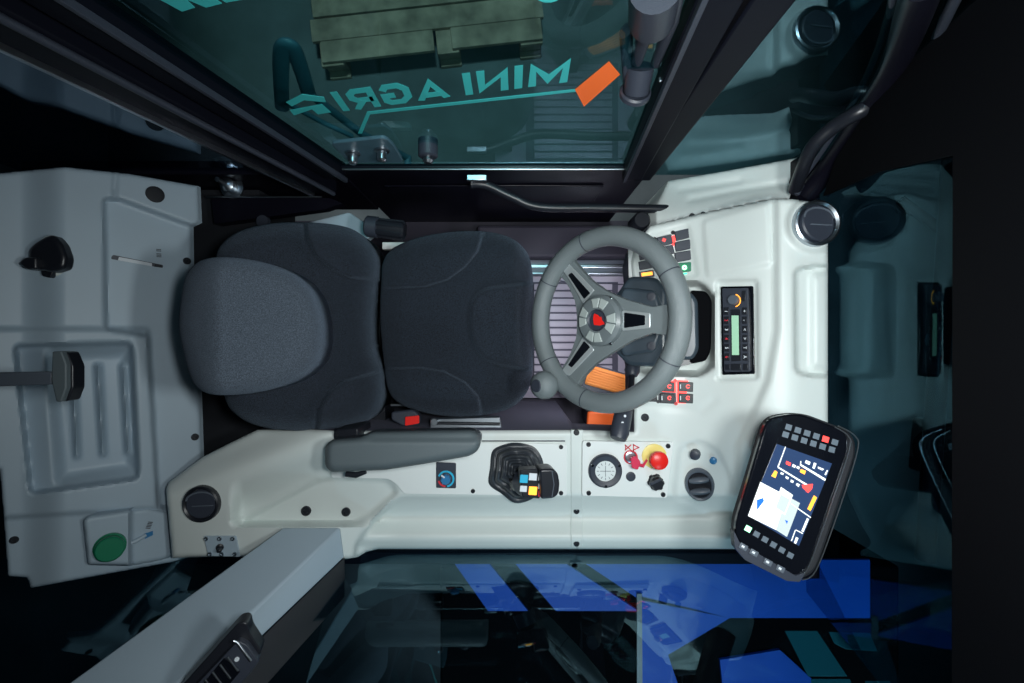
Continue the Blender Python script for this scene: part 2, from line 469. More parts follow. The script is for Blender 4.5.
# inside grab bar on the door
gb = [P(470, 184, .56), P(486, 185, .55), P(512, 197, .54), P(540, 207, .53), P(600, 208, .52), P(668, 209, .52)]
tube('grab_bar', cat_open(gb, 6), .011, 'black', door)
pbox('bar_bracket', Plane(477, 180, .57), 477, 179, 20, 6, .012, 'steel', door, bevel=.002)
# striker pins on the lower rail
hinge = thing('hinge_plate', gp(385, 150), 'dark plate with two steel bolts at the lower left corner of the door glass', 'hinge plate')
bm = bmesh.new(); gpoly([(gp(*p).x, gp(*p).z) for p in rnd([(330, 138), (385, 132), (394, 140), (404, 158), (350, 158)], 5)], YG-.012, YG-.004, bm); mk('plate', bm, 'sblue', hinge, bevel=.002)
for (x, y) in ((353, 147), (382, 144)):
    p = gp(x, y); mx = Matrix.Translation((p.x, YG-.012, p.z)) @ Matrix.Rotation(math.radians(90), 4, 'X')
    bb = lathe('bolt', [(.016, 0), (.016, .004), (.010, .006), (.010, .022), (.007, .026), (0, .027)], mx, 'steel', hinge, n=18)
p = gp(428, 148); knob = thing('door_stop', p, 'steel capped rubber stop on the lower door rail', 'door stop')
mx = Matrix.Translation((p.x, YG-.012, p.z)) @ Matrix.Rotation(math.radians(90), 4, 'X')
lathe('rubber', [(.022, -.03), (.022, .006), (.018, .009), (0, .009)], mx, 'dgrey', knob, n=20)
lathe('cap', [(.011, .009), (.012, .016), (.008, .022), (0, .023)], mx, 'steel', knob, n=18)
def op(px, py, y=.50):
    t = F*y/(CY-py); return Vector(((px-CX)*t/F, y, H-t))
lo = thing('outer_bracket', op(300, 90), 'curved dark steel bracket outside the lower left of the door glass', 'bracket')
tube('loop', [op(x, y) for x, y in cat_open([(282, 108), (281, 60), (285, 45), (293, 48), (302, 72), (309, 95)], 6)], .008, 'sblue', lo, flat=1.8)
tube('brace', [op(309, 93), op(362, 134), op(408, 158)], .009, 'sblue', lo)
tube('brace', [op(282, 100), op(322, 122), op(352, 136)], .006, 'sblue', lo)
q_ = op(408, 158); tube('foot', [q_+Vector((0, .004, 0)), Vector((q_.x, YG+.008, q_.z+.01))], .010, 'sblue', lo)
# latch gear and gas strut at the front upright
lt = thing('door_closer', gp(640, 90), 'dark grey cylinder and forked arm at the top of the front door upright', 'door closer')
a, b = P(648, -6, 1.20), P(632, 92, .98)
tube('cylinder', [P(640, 66, .98), P(636, 92, .95)], [.023, .021], 'dgrey', lt, n=20)
lathe('end_cap', [(.023, 0), (.026, .003), (.026, .010), (.017, .013), (0, .013)], Matrix.Translation(P(636, 90, .955)) @ Matrix.Rotation(math.radians(160), 4, 'X'), 'dgrey', lt)
tube('arm', [P(636, 62, .99), P(650, 18, 1.12), P(652, -14, 1.22)], [.010, .012, .016], 'dgrey', lt, flat=.7)
tube('arm', [P(655, 64, .99), P(672, 20, 1.12), P(676, -14, 1.22)], [.008, .010, .012], 'dgrey', lt, flat=.7)
tube('head', [P(652, 18, 1.13), P(656, -16, 1.22)], [.030, .030], 'dgrey', lt, n=20)
tube('tie_rod', [P(628, 78, .95), P(626, 30, 1.05)], [.012, .014], 'dgrey', lt, flat=.6)
lk = thing('door_latch', gp(670, 70), 'black latch block with slotted keeper on the front door upright', 'latch')
pbox('latch_block', Plane(672, 72, .93), 671, 72, 28, 17, .04, 'dgrey', lk, rot=5, bevel=.004)
pbox('slot', Plane(672, 72, .975), 662, 80, 7, 5, .004, 'steel', lk, rot=5, bevel=.001)
pbox('slot', Plane(672, 72, .975), 673, 80, 9, 5, .004, 'steel', lk, rot=5, bevel=.001)
pbox('keeper', Plane(708, 45, 1.0), 709, 46, 10, 22, .03, 'mgrey', lk, bevel=.003)
pbox('keeper_plate', Plane(695, 72, .94), 694, 76, 7, 44, .02, 'dgrey', lk, rot=-28, bevel=.002)
pbox('keeper_foot', Plane(690, 55, .96), 688, 57, 16, 7, .02, 'steel', lk, bevel=.002)

# fixed pillar in front of the door, quarter panes and rear pane
bar2 = bmesh.new(); gpoly([(.315, .50), (.36, .50), (.345, 1.45), (.285, 1.45)], YG-.012, YG+.035, bar2)
tag(mk('trim_2', bar2, 'post', bevel=.004), 'black door post between the door glass and the front quarter window', 'trim', kind=ST)
bm = bmesh.new(); gpoly([(.345, .50), (.74, .50), (.64, 1.45), (.32, 1.45)], YG+.004, YG+.009, bm)
tag(mk('window_1', bm, 'glassq', smooth=False), 'tinted front quarter window reflecting the white dashboard', 'window', kind=ST)
bm = bmesh.new(); gpoly([(-1.25, .50), (-.50, .50), (-.62, 1.45), (-1.25, 1.45)], YG+.004, YG+.009, bm)
tag(mk('window_2', bm, 'glass4', smooth=False), 'dark rear quarter window reflecting the rear bulkhead', 'window', kind=ST)
bm = bmesh.new(); gpoly([(-1.25, .20), (-.43, .20), (-.43, .53), (-.50, .53), (-1.25, .53)], YG-.005, YG+.03, bm)
tag(mk('wall_left', bm, 'frame', bevel=.003), 'black painted side wall below the rear quarter window', 'wall', kind=ST)
# rear door pillar (two parallel black rails)
pil = thing('trim_3', (-.48, YG, .5), 'black double rail pillar behind the door glass', 'pillar', kind=ST)
bar((-.50, .47), (-.70, 1.40), .07, .09, YG-.035, YG+.035, 'rail', 'post', pil, .006)
bar((-.53, .47), (-.745, 1.40), .008, .008, YG-.045, YG-.03, 'edge_highlight', 'steel', pil, .001)  # bright strip stands in for the highlight on the rail edge
tube('seal', [Vector((-.465, YG-.045, .50)), Vector((-.655, YG-.045, 1.40))], .006, 'dgrey', pil)

# bracket with bolt behind the seat top
bk = thing('hinge_bracket', P(270, 205, .42), 'black triangular steel bracket beside the backrest below the pillar', 'bracket')
raised('arm', rnd([(211, 198), (330, 198), (342, 203), (325, 209), (214, 224)], 2), Plane(270, 205, .44), .03, 'frame', bk, .003)
tube('edge', [P(206, 197, .48), P(322, 197, .48)], .003, 'steel', bk, n=8)
mx, k = Plane(232, 188, .47).frame(233, 188)
lathe('bolt', [(.030, 0), (.030, .006), (.018, .008), (.018, .03), (.012, .034), (.006, .036), (.006, .07), (0, .071)], mx, 'steel', bk, n=20)
lathe('foot', [(.018, 0), (.016, .01), (0, .012)], Plane(264, 222, .46).frame(264, 222)[0], 'dgrey', bk, n=20)

tag(slab('trim_4', rnd([(297, 225), (349, 212), (377, 231), (366, 240), (300, 240)], 3), Plane(340, 225, .45), .03, 'rear', bevel=.003), 'grey trim corner showing between backrest and pillar', 'trim', kind=ST)
kn = thing('adjuster_knob', P(386, 229, .50), 'black ridged cylinder knob between backrest and cushion', 'knob')
c0, c1 = P(366, 226, .56), P(405, 231, .56)
ax = (c1-c0); q = ax.to_track_quat('Z', 'Y').to_matrix().to_4x4(); q.translation = c0
L = ax.length
lathe('collar', [(0, 0), (.022, 0), (.026, .004), (.026, L*.30), (.020, L*.33), (0, L*.33)], q, 'dgrey', kn)
lathe('grip', [(0, L*.30), (.024, L*.30), (.025, L*.95), (.020, L), (0, L)], q, 'black', kn, n=48, flute=(1, .14, .01, 4))

# ================================================================== MAT, SILL, SIDE TRIM
fm = thing('floor_mat', P(580, 330, 0), 'lilac grey ribbed rubber mat under the steering wheel', 'floor mat')
PF = Plane(580, 330, .012)
slab('base', rnd([(495, 264), (672, 264), (672, 398), (495, 398)], 3), PF, .01, 'mat_', fm, .002)
slab('rib_gap_shade', [(526, 282), (618, 282), (618, 380), (526, 380)], PF.lift(.0015), .002, 'side', fm)  # dark sheet deepens the shade in the gaps between the ribs
bm = bmesh.new()
y = 287
while y < 380:
    a = P(534, y, .013); b = P(612, y, .013)
    add_box(bm, Matrix.Translation(((a.x+b.x)/2, a.y, .0125)), b.x-a.x, .0215, .007); y += 7.4
mk('ribs', bm, 'mat_', fm, bevel=.002)
tube('rim_bead', [P(x, y, .014) for x, y in cat_open([(505, 275), (530, 272), (556, 280), (580, 283), (640, 285)], 6)], .002, 'side', fm, n=8)
sl = thing('door_sill', P(580, 254, 0), 'pale metal door sill with dark grooves beside the floor mat', 'door sill')
quad_box('tread', 'mgrey', -.12, .45, .235, .29, .0, .05, sl, .004)
quad_box('strip', 'steel', -.12, .45, .26, .272, .05, .056, sl, .002)
quad_box('strip', 'steel', -.12, .45, .238, .245, .05, .054, sl, .002)
quad_box('kick_panel', 'floor', -.12, .50, .29, .40, .0, .10, sl, .01)

# ================================================================== CONSOLE (right hand of the driver)
con_out = [(201, 458), (228, 444), (257, 430), (300, 429), (340, 431), (577, 430), (577, 549), (378, 549), (366, 552), (358, 557), (347, 559), (300, 560), (236, 556), (172, 558), (166, 490), (168, 483), (176, 477)]
def con_base(x, y):
    z = .600
    k = 1-sm(320, 400, x)                                    # the rear box stands a little higher
    d = ((x-232)*38+(y-475)*98)/105
    z += k*(.045-.050*sm(0, 34, -d)-.050*sm(2, 38, d)*sm(229, 243, x)*(1-sm(521, 527, y)))
    return z
tray = rnd([(404, 497), (760, 497), (790, 580), (352, 580), (356, 543), (372, 524), (395, 500)], 8)
def tray_z(f):
    def g(x, y):
        k = sm(-3, 3, f(x, y))
        if k == 0: return 0
        return k*(-.006-.048*sm(492, 519, y)+.036*sm(517, 538, y)-.014*sm(538, 549, y))
    return g
trayf = tray_z(sdist(tray))
plateau = rnd([(239, 523), (262, 511), (318, 481), (332, 478), (384, 479), (392, 483), (397, 493), (372, 515), (352, 524)], 4)
con_z = field(con_base, trayf, region(plateau, -.016, 3.5), edge(con_out, 4, .010))
con = thing('side_console', P(400, 500, 0), 'long white moulded side console running beside the seat', 'console')
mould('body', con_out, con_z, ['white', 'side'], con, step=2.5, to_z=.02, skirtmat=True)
PC = Plane(480, 465, .604)
slab('cover_plate', rnd([(331, 440), (567, 444), (567, 496), (404, 494), (396, 484), (388, 479), (331, 478)], 3), PC, .006, 'plate', con, .001)
tube('plate_edge', [P(482, 441, .605), P(565, 441, .605)], .0015, 'dgrey', con, n=6)
for x, y in ((561, 447), (561, 493), (473, 491)): screw(PC, x, y, 2.2, con)
screw(Plane(300, 512, con_z(306, 511)+.002), 306, 511, 5, con, 'screw_cap')
screw(Plane(300, 512, con_z(346, 511)+.002), 346, 512, 4.5, con, 'screw_cap')
for (x, y) in ((195, 437), (187, 261)): 
    s_ = near(rear_z, x, y, .001, 3); o = screw(s_, x, y, 4, None, 'panel_screw'); tag(o, {195: 'black panel screw at the rear bulkhead edge above the side console', 187: 'black panel screw at the rear bulkhead edge above the headrest'}[x], 'screw', 'panel screws on the rear bulkhead')
s_ = near(rear_z, 14, 540, .001, 3); tag(screw(s_, 14, 540, 5, None, 'panel_screw'), 'black panel screw at the lower left corner of the rear bulkhead', 'screw', 'panel screws on the rear bulkhead')

def air_vent(pl, px, py, r, label, rim='black', tilt=20):
    mx, k = pl.frame(px, py); R = r*k
    t = thing('air_vent', mx.translation, label, 'air vent')
    lathe('bezel', [(R*.80, -.004), (R*.82, .008), (R*.92, .012), (R, .010), (R*1.02, 0), (R*1.0, -.004)], mx, rim, t, n=40)
    m2 = mx @ Matrix.Rotation(math.radians(tilt), 4, 'Y') @ Matrix.Rotation(math.radians(-tilt*.5), 4, 'X')
    lathe('ball', [(0, .010), (R*.74, .010), (R*.80, .007), (R*.80, -.010), (0, -.012)], m2, 'dgrey', t, n=40)
    bm = bmesh.new(); add_tube(bm, [m2 @ Vector((R*.74*math.cos(a), R*.20+R*.25*math.cos(a*1.0)*0+R*.45*math.sin(a), .0115)) for a in [i*math.pi/14 for i in range(15)]], .0022, 8)
    mk('lip', bm, 'mgrey', t)
    bm = bmesh.new(); add_box(bm, m2 @ Matrix.Translation((R*.1, -R*.1, .004)), R*1.1, R*.06, .008)
    mk('vane', bm, 'mgrey', t, bevel=.001)
    return t
air_vent(near(con_z, 203, 503, .0, 12), 203, 503, 18, 'round black air vent at the rear end of the side console', 'black', 8)
tp = thing('toggle_plate', P(221, 546, .63), 'small grey metal plate with six screws and a black toggle switch', 'switch plate')
PT = Plane(221, 546, con_z(221, 546)+.002)
raised('plate', rnd([(203.5, 536), (236, 536), (240, 557), (208, 556)], 1.5), PT, .003, 'rear', tp, .0008)
for (x, y) in ((206.5, 538.5), (220, 538.5), (233, 538.5), (210, 554), (222, 554), (235, 554)): screw(PT.lift(.003), x, y, 2.2, tp, 'screw', 'steel')
lathe('toggle', [(.008, 0), (.008, .004), (.004, .006), (.005, .022), (.003, .025), (0, .026)], PT.lift(.003).frame(220, 547)[0] @ Matrix.Rotation(.5, 4, 'Y'), 'black', tp, n=14)
js = thing('temperature_dial', P(446, 476, .6), 'small dark square plate with blue and red ringed rotary dial by the armrest', 'dial')
raised('plate', rnd([(436, 462), (456, 463), (456, 488.5), (436, 488)], 1.5), PC, .0025, 'dgrey', js, .0008)
def arc(pl, cx, cy, r, a0, a1, w, name, m, parent, n=18, lift=.001):
    poly = [(cx+(r+w/2)*math.cos(math.radians(a0+(a1-a0)*i/n)), cy-(r+w/2)*math.sin(math.radians(a0+(a1-a0)*i/n))) for i in range(n+1)]
    poly += [(cx+(r-w/2)*math.cos(math.radians(a0+(a1-a0)*i/n)), cy-(r-w/2)*math.sin(math.radians(a0+(a1-a0)*i/n))) for i in range(n, -1, -1)]
    return raised(name, poly, pl, lift, m, parent)
arc(PC.lift(.0025), 446, 479, 7.5, 160, -80, 1.8, 'cold_ring', 'cyan', js)
arc(PC.lift(.0025), 446, 479, 7.5, -95, -165, 1.8, 'hot_ring', 'redprint', js)
lathe('knob', [(.0125, 0), (.012, .010), (.010, .012), (0, .012)], PC.lift(.0025).frame(446, 479)[0], 'blueb', js, n=32, flute=(1, .1, .005, 2))
pbox('pointer', PC.lift(.0148), 443, 476.5, 4, 1.6, .001, 'icon', js, rot=-35)

# joint strip between the console and the dashboard
jo = thing('joint_strip', P(577, 500, .5), 'narrow white joint strip with black screws across the console', 'joint strip')
jb = bmesh.new()
def jz(x, y): return con_base(577, y)+trayf(577, y)+.004
rowL = [(571.5, y) for y in range(430, 550, 3)]
pa = [P(571, y, jz(577, y)) for y in range(430, 550, 3)]; pb = [P(583, y, jz(577, y)) for y in range(430, 550, 3)]
for L_, z_ in ((pa, 0), (pb, 0)): pass
va = [jb.verts.new(p) for p in pa]; vb = [jb.verts.new(p) for p in pb]
vc = [jb.verts.new(p-Vector((0, 0, .012))) for p in pa]; vd = [jb.verts.new(p-Vector((0, 0, .012))) for p in pb]
for i in range(len(va)-1):
    jb.faces.new((va[i], va[i+1], vb[i+1], vb[i])); jb.faces.new((va[i], vc[i], vc[i+1], va[i+1])); jb.faces.new((vb[i], vb[i+1], vd[i+1], vd[i])); jb.faces.new((vc[i], vd[i], vd[i+1], vc[i+1]))
jb.faces.new((va[0], vb[0], vd[0], vc[0])); jb.faces.new((va[-1], vc[-1], vd[-1], vb[-1]))
mk('strip', jb, 'white', jo, bevel=.0015)
for y in (432.5, 511, 543.5): screw(Plane(577, y, jz(577, y)+.0005), 576.5, y, 3, jo)

# gear lever joystick with its gaiter
jy = thing('joystick', P(520, 475, .6), 'black joystick lever with folded leather gaiter and coloured keys', 'joystick')
gout = cat_closed([(492, 452), (500, 446), (514, 443), (532, 446), (541, 456), (544, 470), (541, 490), (530, 500), (515, 503), (502, 494), (489, 484), (490, 468)], 5)
gd = sdist(gout)
def gz(x, y):
    d = max(0, gd(x, y)); c = math.hypot(x-524, y-478)
    z = .606+.050*sm(0, 16, d)
    z += .008*math.sin(d*1.1+.06*x)*sm(1, 5, d)*(1-sm(24, 29, d))
    z += .005*math.sin(math.atan2(y-478, x-524)*6)*sm(0, 8, d)
    return z
mould('gaiter', gout, gz, 'rubber', jy, step=1.2, to_z=.600, ang=180)
tube('stem', [P(520, 480, .64), P(533, 483, .70)], [.028, .022], 'gloss', jy, n=24)
tube('collar', [P(525, 482, .66), P(531, 483, .69)], [.031, .027], 'dgrey', jy, n=24)
PJ = Plane(540, 483, .735, gx=-.15)
slab('key_block', rnd([(520, 470), (538, 469), (540, 499), (522, 497)], 2), PJ.lift(-.003), .03, 'black', jy, .002)
for (x, y, w_, h_, m_) in ((524, 479, 8, 8, 'cyan'), (533, 477, 8, 7, 'icon'), (523.5, 489, 7, 6, 'icon'), (533, 491, 8, 8, 'e_orange'), (540, 477, 3, 8, 'icon'), (540, 486, 3, 6, 'icon'), (540, 494, 3, 6, 'pink')):
    pbox('key', PJ, x, y, w_, h_, .003, m_, jy, rot=-3, bevel=.0008, z0=-.003)
slab('grip', rnd([(540, 469.5), (553, 469), (558, 473), (560, 483), (559, 494), (554, 498.5), (541, 499.5)], 3), PJ.lift(.016), .050, 'black', jy, .006, seg=4)
tube('grip_seam', [PJ.lift(.0165).on(552, 471), PJ.lift(.0165).on(554, 484), PJ.lift(.0165).on(552, 497)], .001, 'mgrey', jy, n=6)

# ================================================================== DASHBOARD
dash_out = [(577, 430), (600, 430.5), (634, 432), (634, 300), (631, 262), (634, 248), (650, 226), (700, 214), (772, 199), (792, 199), (828, 204), (828, 425), (815, 462), (790, 520), (772, 549), (577, 549)]
def dbase(x, y):
    z = .600+.150*sm(655, 800, x)*(1-.45*sm(420, 500, y))
    return z
rotary = rnd([(674, 498), (680, 446), (700, 440), (718, 450), (731, 478), (734, 510), (722, 520), (700, 508)], 8)
pil_box = rnd([(640, 286), (700, 284), (712, 296), (712, 366), (700, 374), (640, 372)], 5)
dash_z = field(dbase, trayf, region(rotary, -.008, 3), region(pil_box, -.07, 4),
     region(rnd([(716, 281), (757, 280), (758, 379), (717, 380)], 4), -.010, 2),
     region(rnd([(795, 270), (812, 266), (860, 266), (860, 376), (812, 376), (796, 372)], 6), -.030, 2.5),
     region(rnd([(812, 274), (860, 270), (860, 370), (812, 368)], 4), .012, 6),
     region(circ(815, 224, 27), .014, 5),
     region([(776, 190), (777, 330), (768, 380), (752, 418), (738, 446), (738, 530), (900, 560), (900, 180)], .012, 5),
     region(rnd([(703, 221), (768, 203), (772, 264), (707, 277)], 4), .005, 2),
     region(rnd([(620, 243), (688, 225), (698, 276), (620, 292)], 3), -.005, 2),
     line([(634, 405), (672, 407), (700, 412), (714, 400)], -.002, 4), edge(dash_out, 4, .008))
ds = thing('dashboard', P(720, 330, 0), 'white moulded dashboard in front of the steering wheel', 'dashboard')
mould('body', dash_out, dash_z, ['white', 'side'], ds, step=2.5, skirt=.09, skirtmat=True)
quad_box('footwell_side', 'side', .095, .62, -.320, -.295, .02, .52, ds)
tr_out = [(656, 226), (655, 208), (668, 181), (720, 172), (770, 163), (801, 157), (796, 180), (789, 199), (772, 199), (700, 214)]
tz = field(lambda x, y: .485+.155*max(0, min(1, (x-660)/140))+.05*sm(178, 222, y), line([(690, 200), (740, 190), (790, 183)], -.006, 3), line([(680, 190), (740, 181)], -.004, 2.5), edge(tr_out, 3, .006))
mould('side_shelf', tr_out, tz, 'white', ds, step=2.5, skirt=.25)
screw(near(tz, 692, 215, .002, 3), 692, 216, 3, ds); screw(near(tz, 702, 214, .002, 3), 703, 214, 2.5, ds)
screw(near(dash_z, 645, 417, .001, 3), 645, 417.5, 4, ds)
lathe('post_cap', [(.022, -.05), (.022, .006), (.018, .012), (0, .012)], Plane(641, 222, .55).frame(641, 221)[0], 'black', ds)
air_vent(near(dash_z, 815, 224, .0, 10), 815, 224, 22.5, 'round chrome rimmed air vent at the front corner of the dashboard', 'steel', 10)

# left rocker switch bank
PS = near(dash_z, 665, 258, .001, 20)
sb = thing('switch_panel', PS.on(665, 258), 'white switch bank of dark rocker switches lit red and green beside the wheel top', 'switch panel')
raised('plate', rnd([(628, 247), (690, 230), (696, 276), (629, 292)], 3), PS, .003, 'plate', sb, .001)
PS2 = PS.lift(.003)
rows = [[(664.5, 240), (684, 233.5)], [(662, 251), (684, 245.5)], [(646, 262), (684, 256.5)], [(646, 267), (687, 267)]]
def rocker(pl, x, y, w_, h_, rot, parent, light=None, ic=None, m='dgrey'):
    r_ = pbox('rocker_switch', pl, x, y, w_, h_, .007, m, parent, rot=rot, bevel=.0018)
    if light: pbox('lamp', pl, x, y, w_*.30, h_*.5, .0078, light, r_, rot=rot, bevel=.0005)
    return r_
r = rocker(PS2, 664.5, 241, 15, 10, 14, sb); 
q2 = PS2.lift(.0074)
pbox('icon', q2, 664, 240, 4, 1.2, .0004, 'e_red', r, rot=20); pbox('icon', q2, 664, 240, 1.2, 4, .0004, 'e_red', r, rot=20)
rocker(PS2, 684.5, 234.5, 20, 10, 14, sb); rocker(PS2, 684.5, 245.5, 20, 10.2, 12, sb); rocker(PS2, 684.5, 256.3, 20, 10.2, 10, sb)
r = rocker(PS2, 685.5, 267.5, 17, 10, 5, sb, None, None, 'green')
arc(q2, 684.5, 267.5, 1.6, 0, 350, 1.8, 'icon', 'e_greenb', r, lift=.0006)
rocker(PS2, 666, 251, 15, 9.5, 13, sb); rocker(PS2, 667, 262, 13, 9, 11, sb); rocker(PS2, 646, 255, 15, 9, 13, sb); rocker(PS2, 646, 265, 15, 9, 12, sb)
r = rocker(PS2, 646.5, 274.5, 15, 7, 8, sb); pbox('lamp', q2, 647, 274, 11, 3.5, .001, 'e_orange', r, rot=8)
raised('lit_gap', [(672, 236), (675.5, 235), (675.5, 245), (672, 246)], PS2, .002, 'e_red', sb)
raised('lit_gap', [(692.5, 263), (694, 263), (694.5, 273), (680, 275), (680, 273.5), (692.5, 272)], PS2, .004, 'e_green', sb)
screw(PS2, 673, 232.5, 2, sb); screw(PS2, 654.5, 239, 2, sb)

# right rocker switch bank
PQ = near(dash_z, 670, 392, .001, 14)
s2 = thing('switch_panel', PQ.on(670, 392), 'teardrop switch bank with red lit rocker switches and a round dark button', 'switch panel')
raised('plate', rnd([(636, 377), (700, 377), (712, 380), (715, 389), (708, 398), (694, 404), (636, 402)], 4), PQ, .002, 'plate', s2, .001)
PQ2 = PQ.lift(.002)
for x in (667, 685.5):
    for y in (386.5, 398):
        raised('lit_border', rnd([(x-9, y-6.5), (x+9, y-5.5), (x+9.5, y+6), (x-8.5, y+5)], 1), PQ2, .002, 'e_red' if y < 390 or x > 680 else 'dgrey', s2)
        r = pbox('rocker_switch', PQ2, x, y, 14.5, 10, .008, 'black', s2, rot=-3, bevel=.0015)
        q2 = PQ2.lift(.0084)
        pbox('mark', q2, x-5, y, 1, 4.5, .0004, 'icon', r)
        arc(q2, x+2.5, y, 1.6, 20, 330, .9, 'icon', 'e_red', r, lift=.0005)
pbox('rocker_switch', PQ2, 649, 386, 14, 9, .008, 'black', s2, bevel=.0015); pbox('rocker_switch', PQ2, 650, 397, 14, 9, .008, 'black', s2, bevel=.0015)
raised('lit_border', rnd([(639, 379), (645, 379), (645, 384), (639, 384)], 1), PQ2, .003, 'e_red', s2)
mx, k = PQ2.frame(705, 389)
lathe('round_button', [(8*k, 0), (8*k, .006), (6.4*k, .009), (6*k, .006), (0, .007)], mx, 'dgrey', s2)
text_on('button_mark', '(II)', PQ2.lift(.0075), 704.5, 389, 2.6, 'icon', s2)
screw(PQ2, 675, 380.5, 1.8, s2, m='red'); screw(PQ2, 676, 403.5, 1.8, s2, m='red'); screw(PQ2, 658, 401.5, 1.8, s2)

# radio
PRd = near(dash_z, 737, 330, .002, 12)
ra = thing('car_radio', PRd.on(737, 330), 'upright dark car radio with green display and round knob set in the dashboard', 'radio')
raised('surround', rnd([(720.5, 286.5), (753, 286), (754.5, 374), (722, 375)], 1.5), PRd, .005, 'gloss', ra, .001)
R1 = PRd.lift(.005)
raised('faceplate', rnd([(722, 288.5), (748, 288), (750, 371.5), (724, 372)], 1.5), R1, .007, 'dgrey', ra, .0012)
R2 = R1.lift(.007)
raised('display_window', [(730.5, 309.5), (740, 309.3), (740.7, 361), (731.3, 361.5)], R2, .0006, 'black', ra)
raised('display', [(731.5, 315.5), (738.5, 315.5), (739, 355), (732, 355)], R2.lift(.0006), .0005, 'lcd', ra)
mx, k = R2.frame(734, 300)
lathe('knob', [(5.5*k, 0), (5*k, .009), (4*k, .011), (0, .011)], mx, 'mgrey', ra)
arc(R2, 734, 300.5, 6.3, -75, 75, .8, 'knob_light', 'e_orange', ra, lift=.0006)
for i in range(6):
    y = 311+i*9.2
    for x in (726.3, 744.6):
        b = pbox('key', R2, x+i*.15, y, 5.2, 7.6, .0018, 'black', ra, bevel=.0006)
        text_on('numeral', str(i+1) if x < 730 else '+-<>TA'[i], R2.lift(.002), x+i*.15, y, 3.2, 'redprint' if (i % 2 and x < 730) else 'icon', b, rot=-90)
pbox('key', R2, 736, 367, 10, 7, .0018, 'black', ra, bevel=.0006); pbox('key', R2, 745.6, 367, 5, 7, .0018, 'black', ra, bevel=.0006); pbox('key', R2, 727.5, 367, 5, 6, .0018, 'black', ra, bevel=.0006)
pbox('key', R2, 743.7, 296, 4.2, 11, .0018, 'black', ra, bevel=.0006)

# headlight rotary switch, small knob and blue button on the right of the dashboard
PH = near(dash_z, 698, 480, .001, 12)
hl = thing('light_switch', PH.on(698, 483), 'large black rotary switch with two raised fins at the console corner', 'rotary switch')
mx, k = PH.frame(699.5, 484)
lathe('bezel', [(13*k, .001), (13.4*k, .010), (15*k, .012), (16.5*k, .008), (17*k, 0)], mx @ Matrix.Diagonal((.88, 1.05, 1, 1)), 'mgrey', hl, n=44)
lathe('dial', [(0, .008), (12.6*k, .008), (13.2*k, .004), (13.2*k, -.002), (0, -.002)], mx @ Matrix.Diagonal((.88, 1.05, 1, 1)), 'black', hl, n=44)
for dy, an in ((6, 10), (-6, 8)):
    bm = bmesh.new(); add_tube(bm, [mx @ Vector((x*k, (dy+x*.09)*k, .012)) for x in (-10, -6, 0, 6, 10)], [.004, .007, .008, .007, .004], 12, 1.3); mk('fin', bm, 'mgrey', hl)
pdisc('small_knob', near(dash_z, 695.5, 453.5, .001, 4), 695.5, 453.5, 5.3, .016, 'dgrey', hl, .002)
pdisc('blue_button', near(dash_z, 713.5, 460, .001, 4), 713.5, 460, 3.6, .008, 'blueb', hl, .002)

# ---------------- control plate with emergency stop
PE = Plane(627, 469, .612)
cp = thing('control_plate', PE.on(627, 469), 'pale screwed plate with round gauge, key and red emergency stop', 'control panel')
slab('plate', rnd([(582.5, 441), (674, 442), (667, 498), (582, 496)], 2), PE, .010, 'plate', cp, .001)
for (x, y) in ((588.5, 444.5), (668, 446), (588.7, 493), (663, 494.5)): screw(PE, x, y, 2.4, cp)
mx, k = PE.frame(605, 470.5)
gg = lathe('gauge', [(10.0*k, .003), (10.4*k, .008), (15*k, .010), (16.5*k, .007), (17*k, 0)], mx, 'dgrey', cp, n=48)
lathe('gauge_face', [(0, .006), (10.2*k, .006), (10.2*k, .001), (0, .001)], mx, 'dial', gg, n=40)
GP = PE.lift(.0062)
bm = bmesh.new()
for i in range(12):
    a = i*math.pi/6; m3 = mx @ Matrix.Rotation(a, 4, 'Z') @ Matrix.Translation((7.6*k, 0, .0062)); add_box(bm, m3, 2.4*k, .5*k, .0003)
m3 = mx @ Matrix.Translation((0, 0, .0062)); add_box(bm, m3, 11*k, .5*k, .0003); add_box(bm, m3, .5*k, 11*k, .0003)
mk('gauge_marks', bm, 'mgrey', gg, smooth=False)
for a in (25, 155, 270): 
    lathe('bezel_screw', [(1.5*k, .009), (1.4*k, .0125), (0, .013)], mx @ Matrix.Translation((14.6*k*math.cos(math.radians(a)), 14.6*k*math.sin(math.radians(a)), 0)), 'chrome', gg, n=12)
# red crossed-out mark and triangle
pr = lambda nm, q: raised(nm, q, PE, .0005, 'redprint', cp)
pbox('cross_mark', PE, 628, 447.5, 8.5, 1.1, .0005, 'redprint', cp, rot=42); pbox('cross_mark', PE, 628, 447.5, 8.5, 1.1, .0005, 'redprint', cp, rot=-42)
pbox('cross_mark', PE, 625.6, 447.3, 1.0, 5, .0005, 'redprint', cp)
tri = [(633.2, 444.6), (633.2, 450.4), (638.4, 447.5)]
slab('triangle_mark', [[(633, 444), (634, 444), (634, 451), (633, 451)], [(633, 444), (639.5, 447.3), (639, 448.2), (633, 445.2)], [(633, 451), (639.5, 447.7), (639, 446.8), (633, 449.8)]], PE.lift(.0006), .0006, 'redprint', cp)
ks = pdisc('key_switch', PE, 630.5, 457, 7, .004, 'redprint', cp)
pdisc('lock_face', PE.lift(.004), 630.5, 457, 5.6, .003, 'steel', ks)
ky = raised('key', rnd([(631, 458), (636, 456), (641, 462), (638, 470), (632, 468)], 1.5), PE.lift(.018), .008, 'pink', cp, .0012)
tube('key_tag', [PE.lift(.018).on(637, 464), PE.lift(.014).on(643, 466), PE.lift(.010).on(647, 460)], [.004, .0045, .003], 'pink', ky, flat=.6)
